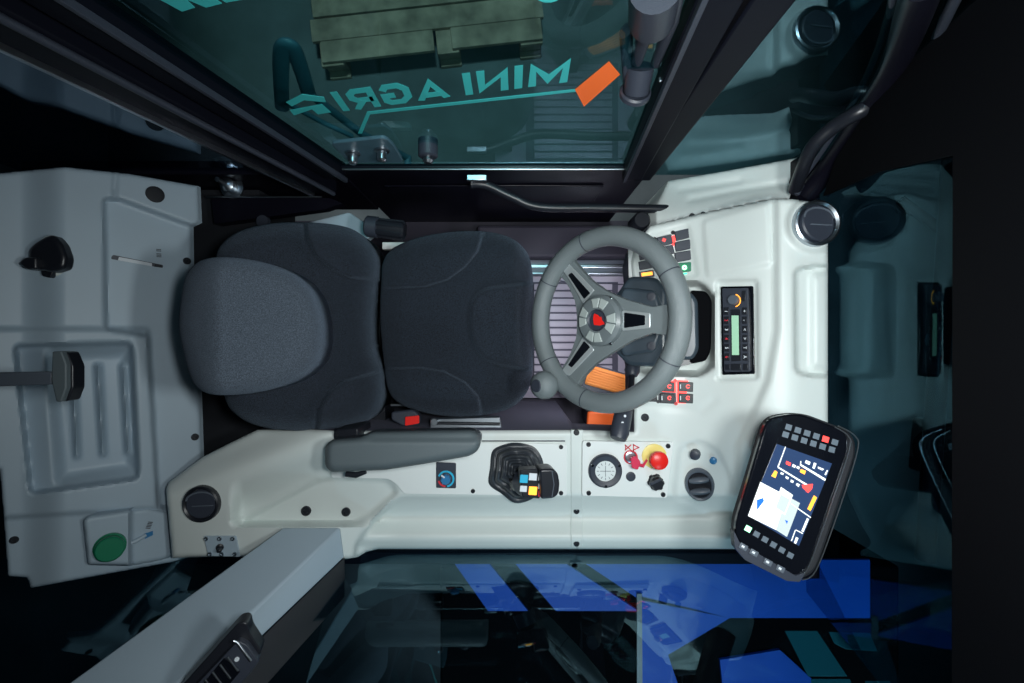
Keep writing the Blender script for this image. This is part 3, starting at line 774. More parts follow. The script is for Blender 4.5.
es = thing('emergency_stop', PE.on(655, 456), 'red mushroom emergency stop button on a yellow disc', 'emergency stop')
ye = pdisc('collar', PE.lift(.0002), 654, 456, 12.3, .004, 'yellow', es)
mx, k = PE.frame(654.5, 457)
p0 = PE.on(654.5, 457)
tl = (PE.lift(.050).on(658.5, 461.5)-p0).to_track_quat('Z', 'Y').to_matrix().to_4x4(); tl = mx
lathe('stem', [(5*k, .004), (5*k, .030), (0, .030)], mx, 'red', es)
lathe('button', [(6.5*k, .026), (8.6*k, .028), (9.0*k, .033), (8.4*k, .040), (6*k, .0435), (0, .045)], mx, 'red', es, n=40)
pdisc('blank_plug', PE, 630.7, 476.5, 4.8, .002, 'dgrey', cp)
mx, k = PE.frame(655, 481.5)
rk = lathe('rotary_knob', [(8*k, 0), (8*k, .004), (7*k, .006), (7*k, .020), (6*k, .023), (0, .023)], mx, 'black', cp, n=36, flute=(1, .12, .005, 3))
pbox('knob_ridge', PE.lift(.023), 655, 481.5, 12, 3, .004, 'dgrey', rk, rot=25, bevel=.001)

# ================================================================== STEERING
th = math.radians(46)
WC = Vector((.187, .045, .75))
PW = Plane(0, 0, 0); PW.o = WC.copy(); PW.gx = math.tan(th)
U = Vector((math.cos(th), 0, math.sin(th))); V = Vector((0, 1, 0)); N = PW.n()
sw = thing('steering_wheel', WC, 'grey leather three spoke steering wheel with spinner knob', 'steering wheel')
def ringpt(a, R=.173): return WC+U*R*math.cos(a)+V*R*math.sin(a)
def torus_arc(a0, a1, rr, n=40):
    bm = bmesh.new(); pts = [ringpt(math.radians(a0+(a1-a0)*i/n)) for i in range(n+1)]
    add_tube(bm, pts, rr, 18); return bm
bm = bmesh.new(); n1, n2 = 96, 18
vs = []
for i in range(n1):
    a = 2*math.pi*i/n1; d = U*math.cos(a)+V*math.sin(a)
    rr = .0210
    vs.append([bm.verts.new(WC+d*(.173+rr*math.cos(2*math.pi*j/n2))+N*rr*math.sin(2*math.pi*j/n2)) for j in range(n2)])
for i in range(n1):
    for j in range(n2): bm.faces.new((vs[i][j], vs[(i+1) % n1][j], vs[(i+1) % n1][(j+1) % n2], vs[i][(j+1) % n2]))
rim_o = mk('rim', bm, 'rim', sw)
for a in (-28, 28, 104, 148, 212, 256):
    bm = bmesh.new(); pts = [ringpt(math.radians(a+d)) for d in (-.35, .35)]; add_tube(bm, pts, .0214, 20); mk('seam', bm, 'dgrey', rim_o)
yplate = [(547, 262), (566, 247), (574, 262), (590, 280), (604, 290), (624, 299), (652, 307), (668, 304), (668, 336), (652, 333), (630, 341), (611, 353), (594, 364), (582, 377), (574, 392), (560, 392), (551, 380), (560, 371), (570, 354), (576, 337), (577, 320), (575, 302), (567, 284), (556, 271)]
slab('spoke_plate', rnd(yplate, 3, 3), PW.lift(-.004), .016, 'rim', sw, .004, seg=3)
def m_y(q): return [(x, 640-y) for x, y in q]
PWt = PW.lift(-.0035)
sp = [(561, 268), (569, 264), (594, 290), (583, 304), (576, 291), (568, 278)]
spd = [(568, 275), (571.5, 272.5), (590, 293), (584, 299), (578, 290)]
for f in (lambda q: q, m_y):
    o = raised('spoke_inlay', rnd(f(sp), 1.5), PWt, .003, 'inlay', sw, .001)
    raised('inlay_window', rnd(f(spd), 1), PWt.lift(.003), .001, 'gloss', o)
o = raised('spoke_inlay', rnd([(622, 310), (650, 313), (650, 328), (622, 331)], 2), PWt, .003, 'inlay', sw, .001)
raised('inlay_window', rnd([(624, 312.5), (645, 315.5), (645, 325), (624, 328)], 1.5), PWt.lift(.003), .001, 'gloss', o)
mx, k = PW.frame(601, 320.5)
hb = lathe('hub', [(.022, .012), (.023, .0155), (.030, .0165), (.047, .014), (.053, .008), (.054, -.004), (.050, -.02), (0, -.02)], mx, 'hub', sw, n=48)
lathe('hub_centre', [(0, .0125), (.0195, .0125), (.021, .015), (.0225, .0165), (.0235, .012)], mx, 'dgrey', hb, n=36)
bm = bmesh.new()
for i in range(12):
    a = i*math.pi/6+.1
    for kk in (0,):
        w0, w1 = .225, .225
        pts = []
        for r_, s_ in ((.0265, -1), (.0265, 1), (.0465, 1), (.0465, -1)):
            pts.append(mx @ Vector((r_*math.cos(a+s_*.23), r_*math.sin(a+s_*.23), .0185 if r_ < .03 else .0165)))
        if i % 3 != 1: add_prism(bm, pts, -N*.005)
mk('thumb_pads', bm, 'pad', hb, bevel=.0012)
LG = PW.lift(.0128)
raised('emblem', [(594, 313.5), (598, 315), (599.5, 317), (601, 316.5), (602, 320), (604.8, 324), (600, 325.5), (594, 325), (593, 319)], LG, .0008, 'red', hb)
for (x, y) in ((585.5, 304.5), (585.5, 337), (611, 298.5), (611, 343.5)): pdisc('hub_stud', PW.lift(.004), x, y, 1.6, .003, 'chrome', hb, .001, n=12)
mx, k = PW.frame(556, 384)
kb = lathe('spinner_knob', [(.012, -.004), (.012, .010), (.024, .018), (.031, .032), (.031, .046), (.026, .058), (.014, .066), (0, .067)], mx, 'rim', sw, n=32)
lathe('knob_cap', [(.0145, .0655), (.013, .0685), (0, .069)], mx, 'dgrey', kb, n=24)

sc = thing('steering_column', WC+Vector((.1, 0, -.16)), 'dark grey steering column cowl with wiper stalk behind the wheel', 'steering column')
PK = Plane(640, 322, .67, gx=.5)
slab('cowl', rnd([(612, 300), (628, 276), (656, 277), (667, 290), (667, 352), (656, 367), (628, 366), (608, 345)], 5), PK, .09, 'cowl', sc, .010, seg=4)
slab('cowl_collar', rnd([(622, 287), (655, 290), (661, 304), (661, 336), (655, 352), (622, 357), (612, 322)], 6), PK.lift(.022), .022, 'cowl', sc, .008, seg=4)
for y in (296.5, 346): pdisc('cowl_screw', PK.lift(.022), 651, y, 4.5, .001, 'dgrey', sc, n=20)
slab('rear_shroud', rnd([(662, 291), (690, 291), (698, 300), (699, 350), (693, 360), (662, 360)], 5), Plane(680, 326, .63, gx=.4), .07, 'cowl', sc, .008, seg=3)
slab('bellows', rnd([(690, 290), (706, 291), (712, 300), (711, 350), (706, 361), (690, 364)], 4), Plane(700, 326, .64, gx=.4), .06, 'void', sc, .006)
slab('shroud_fin', rnd([(655, 366), (700, 350), (712, 348), (700, 362), (672, 368)], 2), Plane(690, 358, .62, gx=.3), .03, 'black', sc, .003)
mx = Matrix.Translation(P(634, 366, .62))
tube('boot', [P(633, 362, .62), P(633, 367, .625), P(632, 371, .63), P(632, 376, .635)], [.020, .016, .018, .012], 'dgrey', sc, n=18)
st = tube('stalk', [P(632, 374, .63), P(630, 395, .66), P(625, 408, .69)], [.007, .008, .011], 'black', sc)
tube('stalk_grip', [P(626, 402, .68), P(624, 410, .69), P(619.5, 433, .72), P(618, 439, .725)], [.014, .0195, .0200, .017], 'dgrey', sc, n=22)
for (x, y) in ((625, 416), (622.5, 423), (620, 431)): 
    pdisc('stalk_mark', Plane(x, y, .728), x, y, 1.4, .0015, 'icon', sc, n=8, z0=-.001)

# pedals
pd = thing('pedal', P(609, 382, 0), 'orange ribbed pedal pad under the lower rim of the wheel', 'pedal')
PD = Plane(609, 382, .17, gx=.15)
slab('plate', rnd([(582, 372), (590, 363), (640, 378), (640, 400), (628, 402), (580, 388)], 3), PD.lift(-.006), .015, 'dgrey', pd, .002)
slab('pad', rnd([(594, 366), (632, 377), (630, 397), (584.5, 384), (588, 371)], 2), PD, .010, 'orange', pd, .002)
bm = bmesh.new()
for i in range(7):
    t = (i+.5)/7
    a = PD.on(593-8*t+1, 367+16*t); b = PD.on(632-2*t-1, 378.5+17*t)
    d = (b-a); q = d.to_track_quat('X', 'Z').to_matrix().to_4x4(); q.translation = (a+b)/2
    add_box(bm, q, d.length, .0060, .005)
mk('pad_ribs', bm, 'orange', pd, bevel=.0008)
tube('arm', [PD.on(640, 392)-Vector((0, 0, .012)), P(660, 395, .10), P(690, 390, .12)], .010, 'black', pd)
quad_box('heel_stop', 'black', .19, .235, -.125, -.10, 0, .165, pd, .003)
p = thing('pedal', P(602, 421, 0), 'small orange red pad low beside the console and under the stalk', 'pedal')
slab('pad', rnd([(588, 412), (616, 413), (614, 430), (587, 429)], 3), Plane(602, 421, .20), .02, 'orange_glow', p, .004)
slab('foot', rnd([(590, 414), (612, 414), (612, 428), (590, 428)], 2), Plane(602, 421, .18), .18, 'black', p, .002)

# ================================================================== SEAT
seat = thing('driver_seat', P(440, 325, 0), 'dark fabric driver seat with bolstered cushion, backrest and raised headrest', 'seat')
cu_out = cat_closed([(383, 262), (395, 247), (425, 236), (465, 231), (500, 234), (522, 246), (532, 268), (534, 320), (533, 365), (528, 390), (512, 407), (485, 415), (455, 417), (425, 413), (400, 404), (388, 390), (384, 365), (380, 320), (381, 285)], 5)
l1 = cat_closed([(383, 290), (420, 288), (448, 281), (470, 266), (484, 246), (487, 220), (360, 220), (360, 290)], 4)
cush_z = field(.515, edge(cu_out, 24, .060),
   line([(381, 290), (400, 289), (425, 288), (448, 281), (466, 268), (479, 252), (485, 233)], -.013, 1.8),
   region([(381, 290), (400, 289), (425, 288), (448, 281), (466, 268), (479, 252), (485, 225), (370, 225), (370, 290)], .024, 4),
   line([(384, 367), (420, 366), (445, 370), (466, 381), (480, 396), (483, 414)], -.013, 1.8),
   region([(384, 367), (420, 366), (445, 370), (466, 381), (480, 396), (484, 425), (370, 425), (370, 367)], .024, 4),
   region(cat_closed([(470, 318), (472, 302), (484, 290), (505, 286), (540, 284), (560, 300), (560, 345), (540, 368), (508, 366), (484, 358), (472, 340)], 4), .026, 3.2),
   line(cat_closed([(469, 318), (471, 302), (484, 289), (505, 285), (540, 283), (570, 300), (570, 345), (540, 369), (508, 367), (484, 360), (471, 341)], 4)[:1]+[(469, 318)], 0, 2))
o = mould('cushion', cu_out, cush_z, 'cloth', seat, step=1.5, skirt=.085, ang=180)
ba_out = cat_closed([(216, 262), (222, 244), (240, 231), (275, 223), (320, 223), (352, 229), (370, 244), (377, 264), (373, 300), (373, 345), (381, 372), (382, 400), (372, 418), (345, 428), (300, 431), (262, 427), (238, 416), (224, 395), (214, 330)], 5)
back_z = field(lambda x, y: .55+(382-x)/154*.26, edge(ba_out, 26, .075),
   line([(304, 225), (306, 240), (314, 256), (330, 270), (350, 279), (373, 281)], -.014, 2.0),
   region([(304, 215), (306, 240), (314, 256), (330, 270), (350, 279), (390, 282), (395, 215)], .026, 4),
   line([(316, 428), (318, 408), (328, 391), (345, 379), (377, 370)], -.014, 2.0),
   region([(316, 440), (318, 408), (328, 391), (345, 379), (390, 368), (395, 440)], .026, 4))
mould('backrest', ba_out, back_z, 'cloth', seat, step=1.5, skirt=.11, ang=180)
he_out = cat_closed([(181, 300), (186, 276), (200, 261), (225, 257), (262, 262), (292, 273), (312, 292), (321, 318), (322, 345), (314, 366), (295, 381), (265, 391), (232, 395), (206, 393), (192, 380), (183, 350), (179, 325)], 5)
head_z = field(lambda x, y: .77+(322-x)/142*.19, edge(he_out, 16, .035), lambda x, y: .085*sm(170, 226, x)-.085)
mould('headrest', he_out, head_z, 'cloth_lit', seat, step=1.5, skirt=.06, ang=180)
slab('back_shell', cat_closed([(234, 262), (250, 242), (300, 234), (350, 240), (362, 265), (364, 380), (355, 405), (300, 418), (255, 412), (238, 390)], 4), Plane(300, 325, .52), .12, 'blackm', seat)
slab('seat_pan', rnd([(388, 262), (520, 255), (525, 395), (388, 398)], 8), Plane(450, 325, .44), .10, 'blackm', seat, .01)
quad_box('pedestal', 'blackm', -.36, .0, -.16, .18, 0, .34, seat)
tube('hinge_rod', [P(378, 300, .42), P(378, 350, .42)], .008, 'steel', seat)
slab('hinge_cover', rnd([(360, 405), (384, 388), (386, 430), (362, 430)], 3), Plane(372, 415, .45), .10, 'black', seat, .004)
pbox('side_plate', Plane(397, 248, .40), 398, 247, 28, 7, .02, 'plate', seat, rot=0, bevel=.002)
slab('slide_rail', rnd([(430, 419), (500, 417), (502, 429), (430, 430)], 1.5), Plane(465, 424, .55), .02, 'steel', seat, .002)
tube('slide_rod', [P(432, 423, .555), P(500, 424, .555)], .004, 'black', seat, n=8)
pdisc('slide_bolt', Plane(435, 421, .555), 435, 421, 3.5, .015, 'steel', seat)
pdisc('slide_bolt', Plane(412, 427, .38), 412, 427, 3, .015, 'steel', seat)
# armrest
ar_out = rnd([(325, 446), (331, 440), (358, 438), (372, 432), (472, 430), (482, 436), (479, 450), (470, 456), (430, 463), (385, 470), (331, 472), (325, 466)], 5)
arm_z = field(.735, edge(ar_out, 7, .022), lambda x, y: -.012*(1-sm(436, 444, y))*sm(355, 375, x))
mould('armrest', ar_out, arm_z, 'arm', seat, step=1.6, skirt=.035, ang=180)
tube('armrest_pivot', [P(336, 434, .64), P(356, 434, .64)], [.014, .012], 'black', seat)
slab('pivot_bracket', rnd([(334, 430), (358, 428), (358, 442), (340, 444)], 3), Plane(346, 436, .66), .10, 'black', seat, .004)
tube('armrest_lever', [P(346, 474, .69), P(356, 475, .69), P(366, 472, .69)], [.006, .007, .004], 'black', seat)
# buckle
bu = thing('seat_belt_buckle', P(404, 417, .42), 'black seat belt buckle with red release button beside the cushion', 'buckle')
slab('body', rnd([(391, 412), (413, 410), (420, 416), (420, 425), (404, 427), (391, 420)], 3), Plane(405, 418, .53), .03, 'dgrey', bu, .004)
slab('release_button', rnd([(405, 417), (419, 415.5), (419, 423.5), (405, 426)], 1), Plane(405, 418, .536), .006, 'red', bu, .001)
tube('stalk', [P(400, 418, .47), P(398, 414, .38)], .008, 'black', bu)
tube('anchor_bar', [P(391, 405, .44), P(412, 405, .44)], .005, 'steel', bu)

# ================================================================== REAR WALL FITTINGS
def rp(px, py, lift=0, r=4): return near(rear_z, px, py, lift, r)
hk = thing('selector_knob', rp(43, 257).on(43, 257), 'black turn knob on a pale round base high on the rear bulkhead', 'knob')
mx, k = rp(52, 256, 0, 6).frame(52, 256)
mx = mx @ Matrix.Diagonal((1, 1.5, 1, 1))
lathe('base', [(0, .004), (15*k, .004), (16*k, .001), (16*k, -.004), (0, -.004)], mx, 'white', hk)
PKn = rp(46, 256, 0, 6)
slab('body', rnd([(27, 262), (27, 249), (34, 242), (44, 236), (52, 234), (60, 243), (65, 257), (63, 268), (50, 272), (34, 269)], 4), PKn.lift(.030), .030, 'black', hk, .008, seg=4)
slab('handle', rnd([(18, 263), (24, 257), (36, 257), (36, 269), (25, 269)], 2.5), PKn.lift(.042), .030, 'black', hk, .005)
slab('tab', rnd([(40, 268), (53, 272), (50, 278), (42, 276)], 2), PKn.lift(.012), .012, 'black', hk, .003)
PSl = rp(137, 262, .0005, 8)
slt = thing('lever_slot', PSl.on(137, 262), 'narrow slanted slider slot on the rear bulkhead near the headrest', 'slider')
raised('slot', rnd([(112, 255.5), (114, 255), (163, 265), (163, 268), (111, 259)], 1.5), PSl, .0015, 'dgrey', slt)
raised('slot_window', rnd([(119, 256.9), (152, 263.2), (152, 266.2), (118, 260.2)], .5), PSl.lift(.0015), .0008, 'icon', slt)
pbox('slider', PSl.lift(.001), 158, 266, 8, 3, .006, 'black', slt, rot=-10, bevel=.001)
text_on('scale_marks', 'II III', PSl, 159, 253, 5, 'bprint', slt, rot=-95)
def cap(x, y, r, lab, zf=rear_z):
    pl = near(zf, x, y, .0005, 5); o = pdisc('cover_cap', pl, x, y, r, .003, 'blackm', None, .001, n=30); tag(o, lab, 'cap')
cap(155, 194.5, 9.5, 'round black cover cap near the upper edge of the rear bulkhead')
# T shaped bar over the pocket
tb = thing('pull_bar', P(40, 378, .95), 'dark grey T shaped pull bar over the rear storage pocket', 'pull bar')
PB = Plane(40, 378, .90, gx=-.1)
slab('shaft', [(-40, 373), (52, 371.5), (52, 384.5), (-40, 388)], PB, .012, 'mgrey', tb, .003)
slab('cross_piece', rnd([(52, 351.5), (61, 351), (66, 364), (66, 388), (61, 402), (56, 402), (51, 380)], 1.5), PB.lift(.004), .022, 'arm', tb, .004)
slab('rubber_face', rnd([(60, 351), (67, 352), (73, 366), (73, 388), (68, 401), (59, 402)], 2), PB.lift(-.006), .028, 'black', tb, .004)
# green knob box
gbx_out = rnd([(83, 520), (88, 516), (148, 507), (168, 512), (173, 557), (160, 561), (133, 566), (88, 565)], 3)
def gbz(x, y):
    return rear_z(x, y)
PB0 = rp(125, 540, .0, 10)
gk = thing('green_knob_box', PB0.on(125, 540), 'grey box with a green screw knob at the bottom of the rear bulkhead', 'valve box')
gz2 = field(lambda x, y: PB0.on(x, y).z+.030-.022*sm(128, 133, x), edge(gbx_out, 4, .012))
mould('housing', gbx_out, gz2, 'rear', gk, step=2, skirt=.05)
mx, k = PB0.lift(.030).frame(110, 545)
mk_ = mx @ Matrix.Rotation(math.radians(-10), 4, 'Y')
lathe('green_knob', [(16*k, 0), (16*k, .016), (14*k, .018), (14.5*k, .020), (14.5*k, .034), (13*k, .037), (0, .037)], mk_, 'green', gk, n=36)
tube('pointer', [PB0.lift(.016).on(126, 545), PB0.lift(.016).on(136, 541), PB0.lift(.014).on(146, 535)], [.003, .005, .004], 'rear', gk)
raised('marking', [(144, 534), (153, 531), (153, 535), (145, 539)], PB0.lift(.010), .002, 'blueb', gk)
text_on('scale_marks', 'IIIII', PB0.lift(.013), 149.5, 525, 5, 'bprint', gk, rot=-95)

# ================================================================== DISPLAY
PM = Plane(795, 497, .93, gx=.10, gy=-.10)
mo = thing('display_monitor', PM.on(790, 500)-Vector((0, 0, .2)), 'black tablet style display with lit screen and icon keys at the dashboard corner', 'monitor')
mon = rnd([(766, 417), (800, 412), (852, 432), (857, 452), (816, 572), (798, 582), (736, 548), (733, 525)], 14, 7)
slab('rear_housing', [(x+1.5, y) for x, y in mon], PM.lift(-.010), .028, 'blackm', mo, .006)
tube('trim_line', [PM.lift(-.006).on(x, y) for x, y in cat_open([(838, 426), (855, 436), (857, 452), (838, 512), (816, 570), (802, 580)], 6)], .0012, 'steel', mo, n=6)
face = rnd([(767, 418), (798, 413), (846, 431), (850, 448), (808, 570), (794, 577), (738, 543), (735, 526)], 12, 7)
slab('bezel', face, PM, .014, 'gloss', mo, .003)
tube('trim_line', [PM.lift(.0005).on(x, y) for x, y in cat_open([(835, 427), (848, 436), (849, 450), (830, 508), (808, 568), (800, 572)], 6)], .0010, 'steel', mo, n=6)
scr = raised('screen', [(777, 444), (832, 463.5), (799, 546), (748, 515.5)], PM, .0012, 'e_blue', mo)
S1 = PM.lift(.0012)
def sc_(n_, q, m):
    for w_ in (q if isinstance(q[0][0], tuple) else [q]): raised(n_, w_, S1, .0005, m, scr)
sc_('screen_field', [(760.5, 482), (787, 496), (776, 530), (748, 516)], 'e_white')
sc_('screen_field', [(787, 496), (800, 503), (787, 537), (776, 530)], 'e_grad')
sc_('screen_graphic', [[(785.3, 446.5), (786, 447), (778.3, 468), (777.5, 467)], [(778, 468), (779, 467), (812, 487), (811, 488.5)], [(800.5, 461), (801.5, 461.5), (801, 464), (826, 479), (825, 481), (800, 465.5)],
     [(814, 462.5), (816.5, 463.5), (814.5, 469), (812.5, 468)], [(827, 470), (828, 470.5), (826, 475.5), (824.5, 474.5)], [(806, 460), (810.5, 462), (809.5, 465), (805, 463)], [(818, 466.5), (824, 469), (822.5, 470.5), (818, 468.5)],
     [(781, 472), (784, 473.5), (783, 475), (780.5, 474)], [(786, 476), (789, 477.5), (788, 479.5), (785.5, 478)], [(791, 479.5), (794, 481), (793, 483), (790.5, 482)], [(797, 483), (800, 484.5), (798.5, 487), (796, 485)],
     [(793, 464), (796, 465.5), (795, 468), (792, 466.5)], [(797, 466), (800, 467), (799, 469.5), (796.5, 468)], [(807, 518), (809, 519), (803.5, 532), (801.5, 531)], [(795, 530), (796, 530), (792, 541), (791, 541)], [(796, 529.5), (803, 533), (802.5, 534), (796, 530.5)], [(796, 537), (798.5, 538), (796, 544), (794, 543)], [(791, 503), (811, 517), (810.5, 518), (790.5, 504)]], 'e_white')
S1 = PM.lift(.0017)
sc_('screen_graphic', [[(781, 487), (793, 495), (785, 515), (774.5, 507)]], 'e_white')
S1 = PM.lift(.0022)
sc_('screen_graphic', [[(781, 494.5), (790, 499.5), (784.5, 513), (776, 507.5)]], 'e_grad')
sc_('screen_graphic', [[(757, 500), (763, 498), (764, 501), (757, 510)], [(785, 520), (788, 521), (787, 524)]], 'bluep')
sc_('screen_warning', [[(786.5, 461), (791, 463), (790, 466), (786, 464)], [(802, 485), (813, 484), (812, 489), (808, 493), (803, 488)]], 'e_red')
sc_('screen_warning', [[(801, 469), (806, 471), (804.5, 474.5), (800, 472)], [(775, 470.5), (777.5, 472), (775.5, 478), (771.5, 476)], [(814, 495.5), (817, 497.5), (810.5, 511), (807.5, 509)]], 'e_orange')
for i in range(6):
    for j, (x0, y0) in enumerate(((788.5, 427.2), (785.5, 434.6))):
        pbox('status_icon', PM, x0+i*9.25, y0+i*3.0, 6.2, 6, .0006, 'e_red' if (i == 4 and j == 0) else 'e_key', mo, rot=-18)
    pbox('status_icon', PM, 748+i*8.45, 528.8+i*5.3, 6, 5.6, .0006, 'e_greenb' if i == 0 else 'e_key', mo, rot=-30)
# lower key strip
slab('key_strip', rnd([(733.5, 530), (740, 543), (796, 576), (806, 572), (800, 582), (787, 581), (745, 560), (735, 548)], 2), PM.lift(.001), .018, 'dgrey', mo, .002)
for (x, y) in ((743, 546.5), (753.5, 552.5), (767.5, 562), (780, 568.5)):
    b = pbox('key', PM.lift(.001), x, y, 8.5, 6, .003, 'mgrey', mo, rot=-30, bevel=.001); pbox('icon', PM.lift(.004), x, y, 3, 2.2, .0005, 'icon', b, rot=-30)
tube('mount', [PM.on(785, 480)-Vector((0, 0, .03)), P(776, 465, .70)], [.03, .035], 'black', mo)

# ================================================================== PILLAR BEAM, lower left
be = thing('trim_5', P(300, 560, .6), 'white diagonal pillar cover rising from the rear of the side console', 'pillar', kind=ST)
def prism2(name, s0, s1, m, parent, bevel=.003):
    bm = bmesh.new(); a = [bm.verts.new(p) for p in s0]; b = [bm.verts.new(p) for p in s1]; n = len(a)
    bm.faces.new(a); bm.faces.new(b[::-1])
    for i in range(n): bm.faces.new((a[i], b[i], b[(i+1) % n], a[(i+1) % n]))
    return mk(name, bm, m, parent, bevel=bevel)
z0, z1 = .665, 1.06
def lerp2(a, b, t): return (a[0]+(b[0]-a[0])*t, a[1]+(b[1]-a[1])*t)
A0, A1 = (283, 527), (68, 683); B0, B1 = (341, 527), (178, 683); C0, C1 = (345, 557), (214, 683); D0, D1 = (345, 597), (268, 683)
T = 1.45
E = [lerp2(a, b, T) for a, b in ((A0, A1), (B0, B1), (C0, C1), (D0, D1))]
s0 = [P(*A0, z0), P(*B0, z0), P(*C0, z0-.03), P(300, 560, z0-.05)]
s1 = [P(*E[0], z1), P(*E[1], z1), P(*E[2], z1-.03), P(E[0][0]+40, E[0][1]+30, z1-.04)]
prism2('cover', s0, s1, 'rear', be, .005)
s0 = [P(*C0, z0-.032), P(*D0, z0-.06), P(330, 575, z0-.07)]
s1 = [P(*E[2], z1-.032), P(*E[3], z1-.06), P(E[2][0], E[2][1]+14, z1-.07)]
prism2('inner_trim', s0, s1, 'black', be, .002)
hs = thing('handset', P(240, 655, 1.0), 'black ribbed handset clipped along the white diagonal pillar', 'handset')
PHs = Plane(240, 655, 1.02, gx=-.3)
slab('cradle', rnd([(178, 690), (238, 623), (247, 622), (249, 632), (262, 652), (232, 690)], 4), PHs.lift(-.012), .03, 'black', hs, .004)
slab('body', rnd([(190, 692), (238, 641), (247, 645), (259, 662), (250, 674), (232, 694)], 3), PHs, .022, 'dgrey', hs, .004)
slab('window', [(198, 690), (224, 658), (240, 672), (222, 693)], PHs.lift(.001), .003, 'gloss', hs)
for i in range(5):
    a = PHs.lift(.003).on(227.5-i*7.5, 657+i*7.5); b = PHs.lift(.003).on(238-i*7.5, 671+i*7.5)
    tube('rib', [a, b], .0016, 'steel', hs, n=8)
tube('edge_trim', [PHs.lift(.003).on(233.5, 641), PHs.lift(.003).on(237, 642), PHs.lift(.003).on(251, 661)], .002, 'steel', hs, n=8)
pdisc('button', PHs.lift(.001), 237, 659, 2.4, .002, 'icon', hs)

# ================================================================== RIGHT SIDE GLASS (lower edge of the photo)
YB, ZB, LEAN = -.520, .545, math.radians(27)
def sg(x, h, off=0):
    """point on the leaning side pane, h metres up from its lower edge, off metres outward"""
    return Vector((x, YB-h*math.sin(LEAN)-off*math.cos(LEAN), ZB+h*math.cos(LEAN)-off*math.sin(LEAN)))
bm = bmesh.new(); a = [sg(-1.25, 0), sg(.75, 0), sg(.62, .95), sg(-1.25, .95)]
add_prism(bm, a, sg(0, 0, .005)-sg(0, 0, 0))
tag(mk('window_3', bm, 'glass2', smooth=False), 'large tinted side window reflecting the side console', 'window', kind=ST)
bm = bmesh.new(); add_box(bm, Matrix.Translation((-.25, YB-.025, .0)), 2.0, .03, ZB)
tag(mk('wall_right', bm, 'frame', bevel=.003), 'black sill wall below the side window', 'wall', kind=ST)
tag(tube('trim_6', [sg(-1.2, .002, -.001), sg(.72, .002, -.001)], .0015, 'blackm', n=8), 'thin black gasket along the side window sill', 'trim', kind=ST)
# the line of sight to a painted reflection on the leaning pane
def sray(px, py, off=.006):
    ax = (px-CX)/F; ay = (CY-py)/F
    base = sg(0, 0, off); n = Vector((0, math.cos(LEAN), math.sin(LEAN)))
    o = Vector((0, 0, H)); d = Vector((ax, ay, -1)); t = (base-o).dot(n)/d.dot(n); return o+d*t
sd = bmesh.new()
for q in ([(785, 631), (817, 631), (847, 676), (808, 676)], [(829, 632), (870, 633), (877, 651), (846, 649), (834, 643)], [(811, 679), (850, 679), (856, 700), (811, 700)], [(865, 681), (890, 681), (895, 700), (870, 700)]):
    add_prism(sd, [sray(*p) for p in q], Vector((0, -.0006, 0)))  # flat teal patches paint reflections from around the display onto the pane
tag(mk('window_reflection', sd, 'teal2', smooth=False), 'teal rectangular patches painting reflections on the side window near the display', 'painted reflection')

# ================================================================== WINDSCREEN
XW, ZW, LW = .705, .60, math.radians(11)
def wg(y, h, off=0): return Vector((XW-h*math.sin(LW)+off*math.cos(LW), y, ZW+h*math.cos(LW)+off*math.sin(LW)))
bm = bmesh.new(); add_prism(bm, [wg(-.60, 0), wg(.43, 0), wg(.43, .95), wg(-.60, .95)], wg(0, 0, .005)-wg(0, 0, 0))
tag(mk('window_4', bm, 'glass3', smooth=False), 'dark curved windscreen reflecting the dashboard edge', 'window', kind=ST)
bm = bmesh.new(); add_box(bm, Matrix.Translation((.675, -.06, .0)), .05, .96, .66)
tag(mk('wall_front', bm, 'frame', bevel=.003), 'black front scuttle between dashboard and windscreen', 'wall', kind=ST)
def wray(px, py, off=-.004):
    ax = (px-CX)/F; ay = (CY-py)/F
    n = Vector((math.cos(LW), 0, math.sin(LW))); o = Vector((0, 0, H)); d = Vector((ax, ay, -1))
    t = (wg(0, 0, off)-o).dot(n)/d.dot(n); return o+d*t
fb = bmesh.new(); add_prism(fb, [wray(*p) for p in [(826, 196), (838, 160), (872, 108), (905, 50), (925, -40), (1100, -60), (1100, 760), (956, 760), (957, 155), (880, 172)]], Vector((-.006, 0, 0)))
tag(mk('trim_8', fb, 'void', smooth=False), 'black upper border and corner of the windscreen', 'trim', kind=ST)
ap = thing('trim_7', P(830, 180, .7), 'black curved front pillar at the windscreen corner', 'pillar', kind=ST)
pts = cat_open([P(806, 195, .66), P(830, 165, .72), P(868, 110, .86), P(900, 50, 1.02), P(925, -20, 1.2)], 6)
tube('post', pts, .022, 'frame', ap, n=16)
tube('seal', [p+Vector((.045, .0, .0)) for p in pts], .007, 'dgrey', ap, n=10)
tube('seal', [p+Vector((-.030, .01, .0)) for p in pts], .005, 'dgrey', ap, n=10)
gh = thing('grab_handle', P(820, 150, .75), 'glossy black curved grab handle on the front pillar', 'grab handle')
tube('tube', cat_open([P(795, 190, .70), P(800, 176, .74), P(812, 148, .80), P(835, 126, .84), (P(862, 110, .88)), P(885, 95, .88), P(908, 82, .86)], 6), [.0135]*37, 'black', gh, n=18)
pbox('foot', Plane(796, 190, .70), 796, 190, 12, 8, .012, 'dgrey', gh, rot=60, bevel=.003)

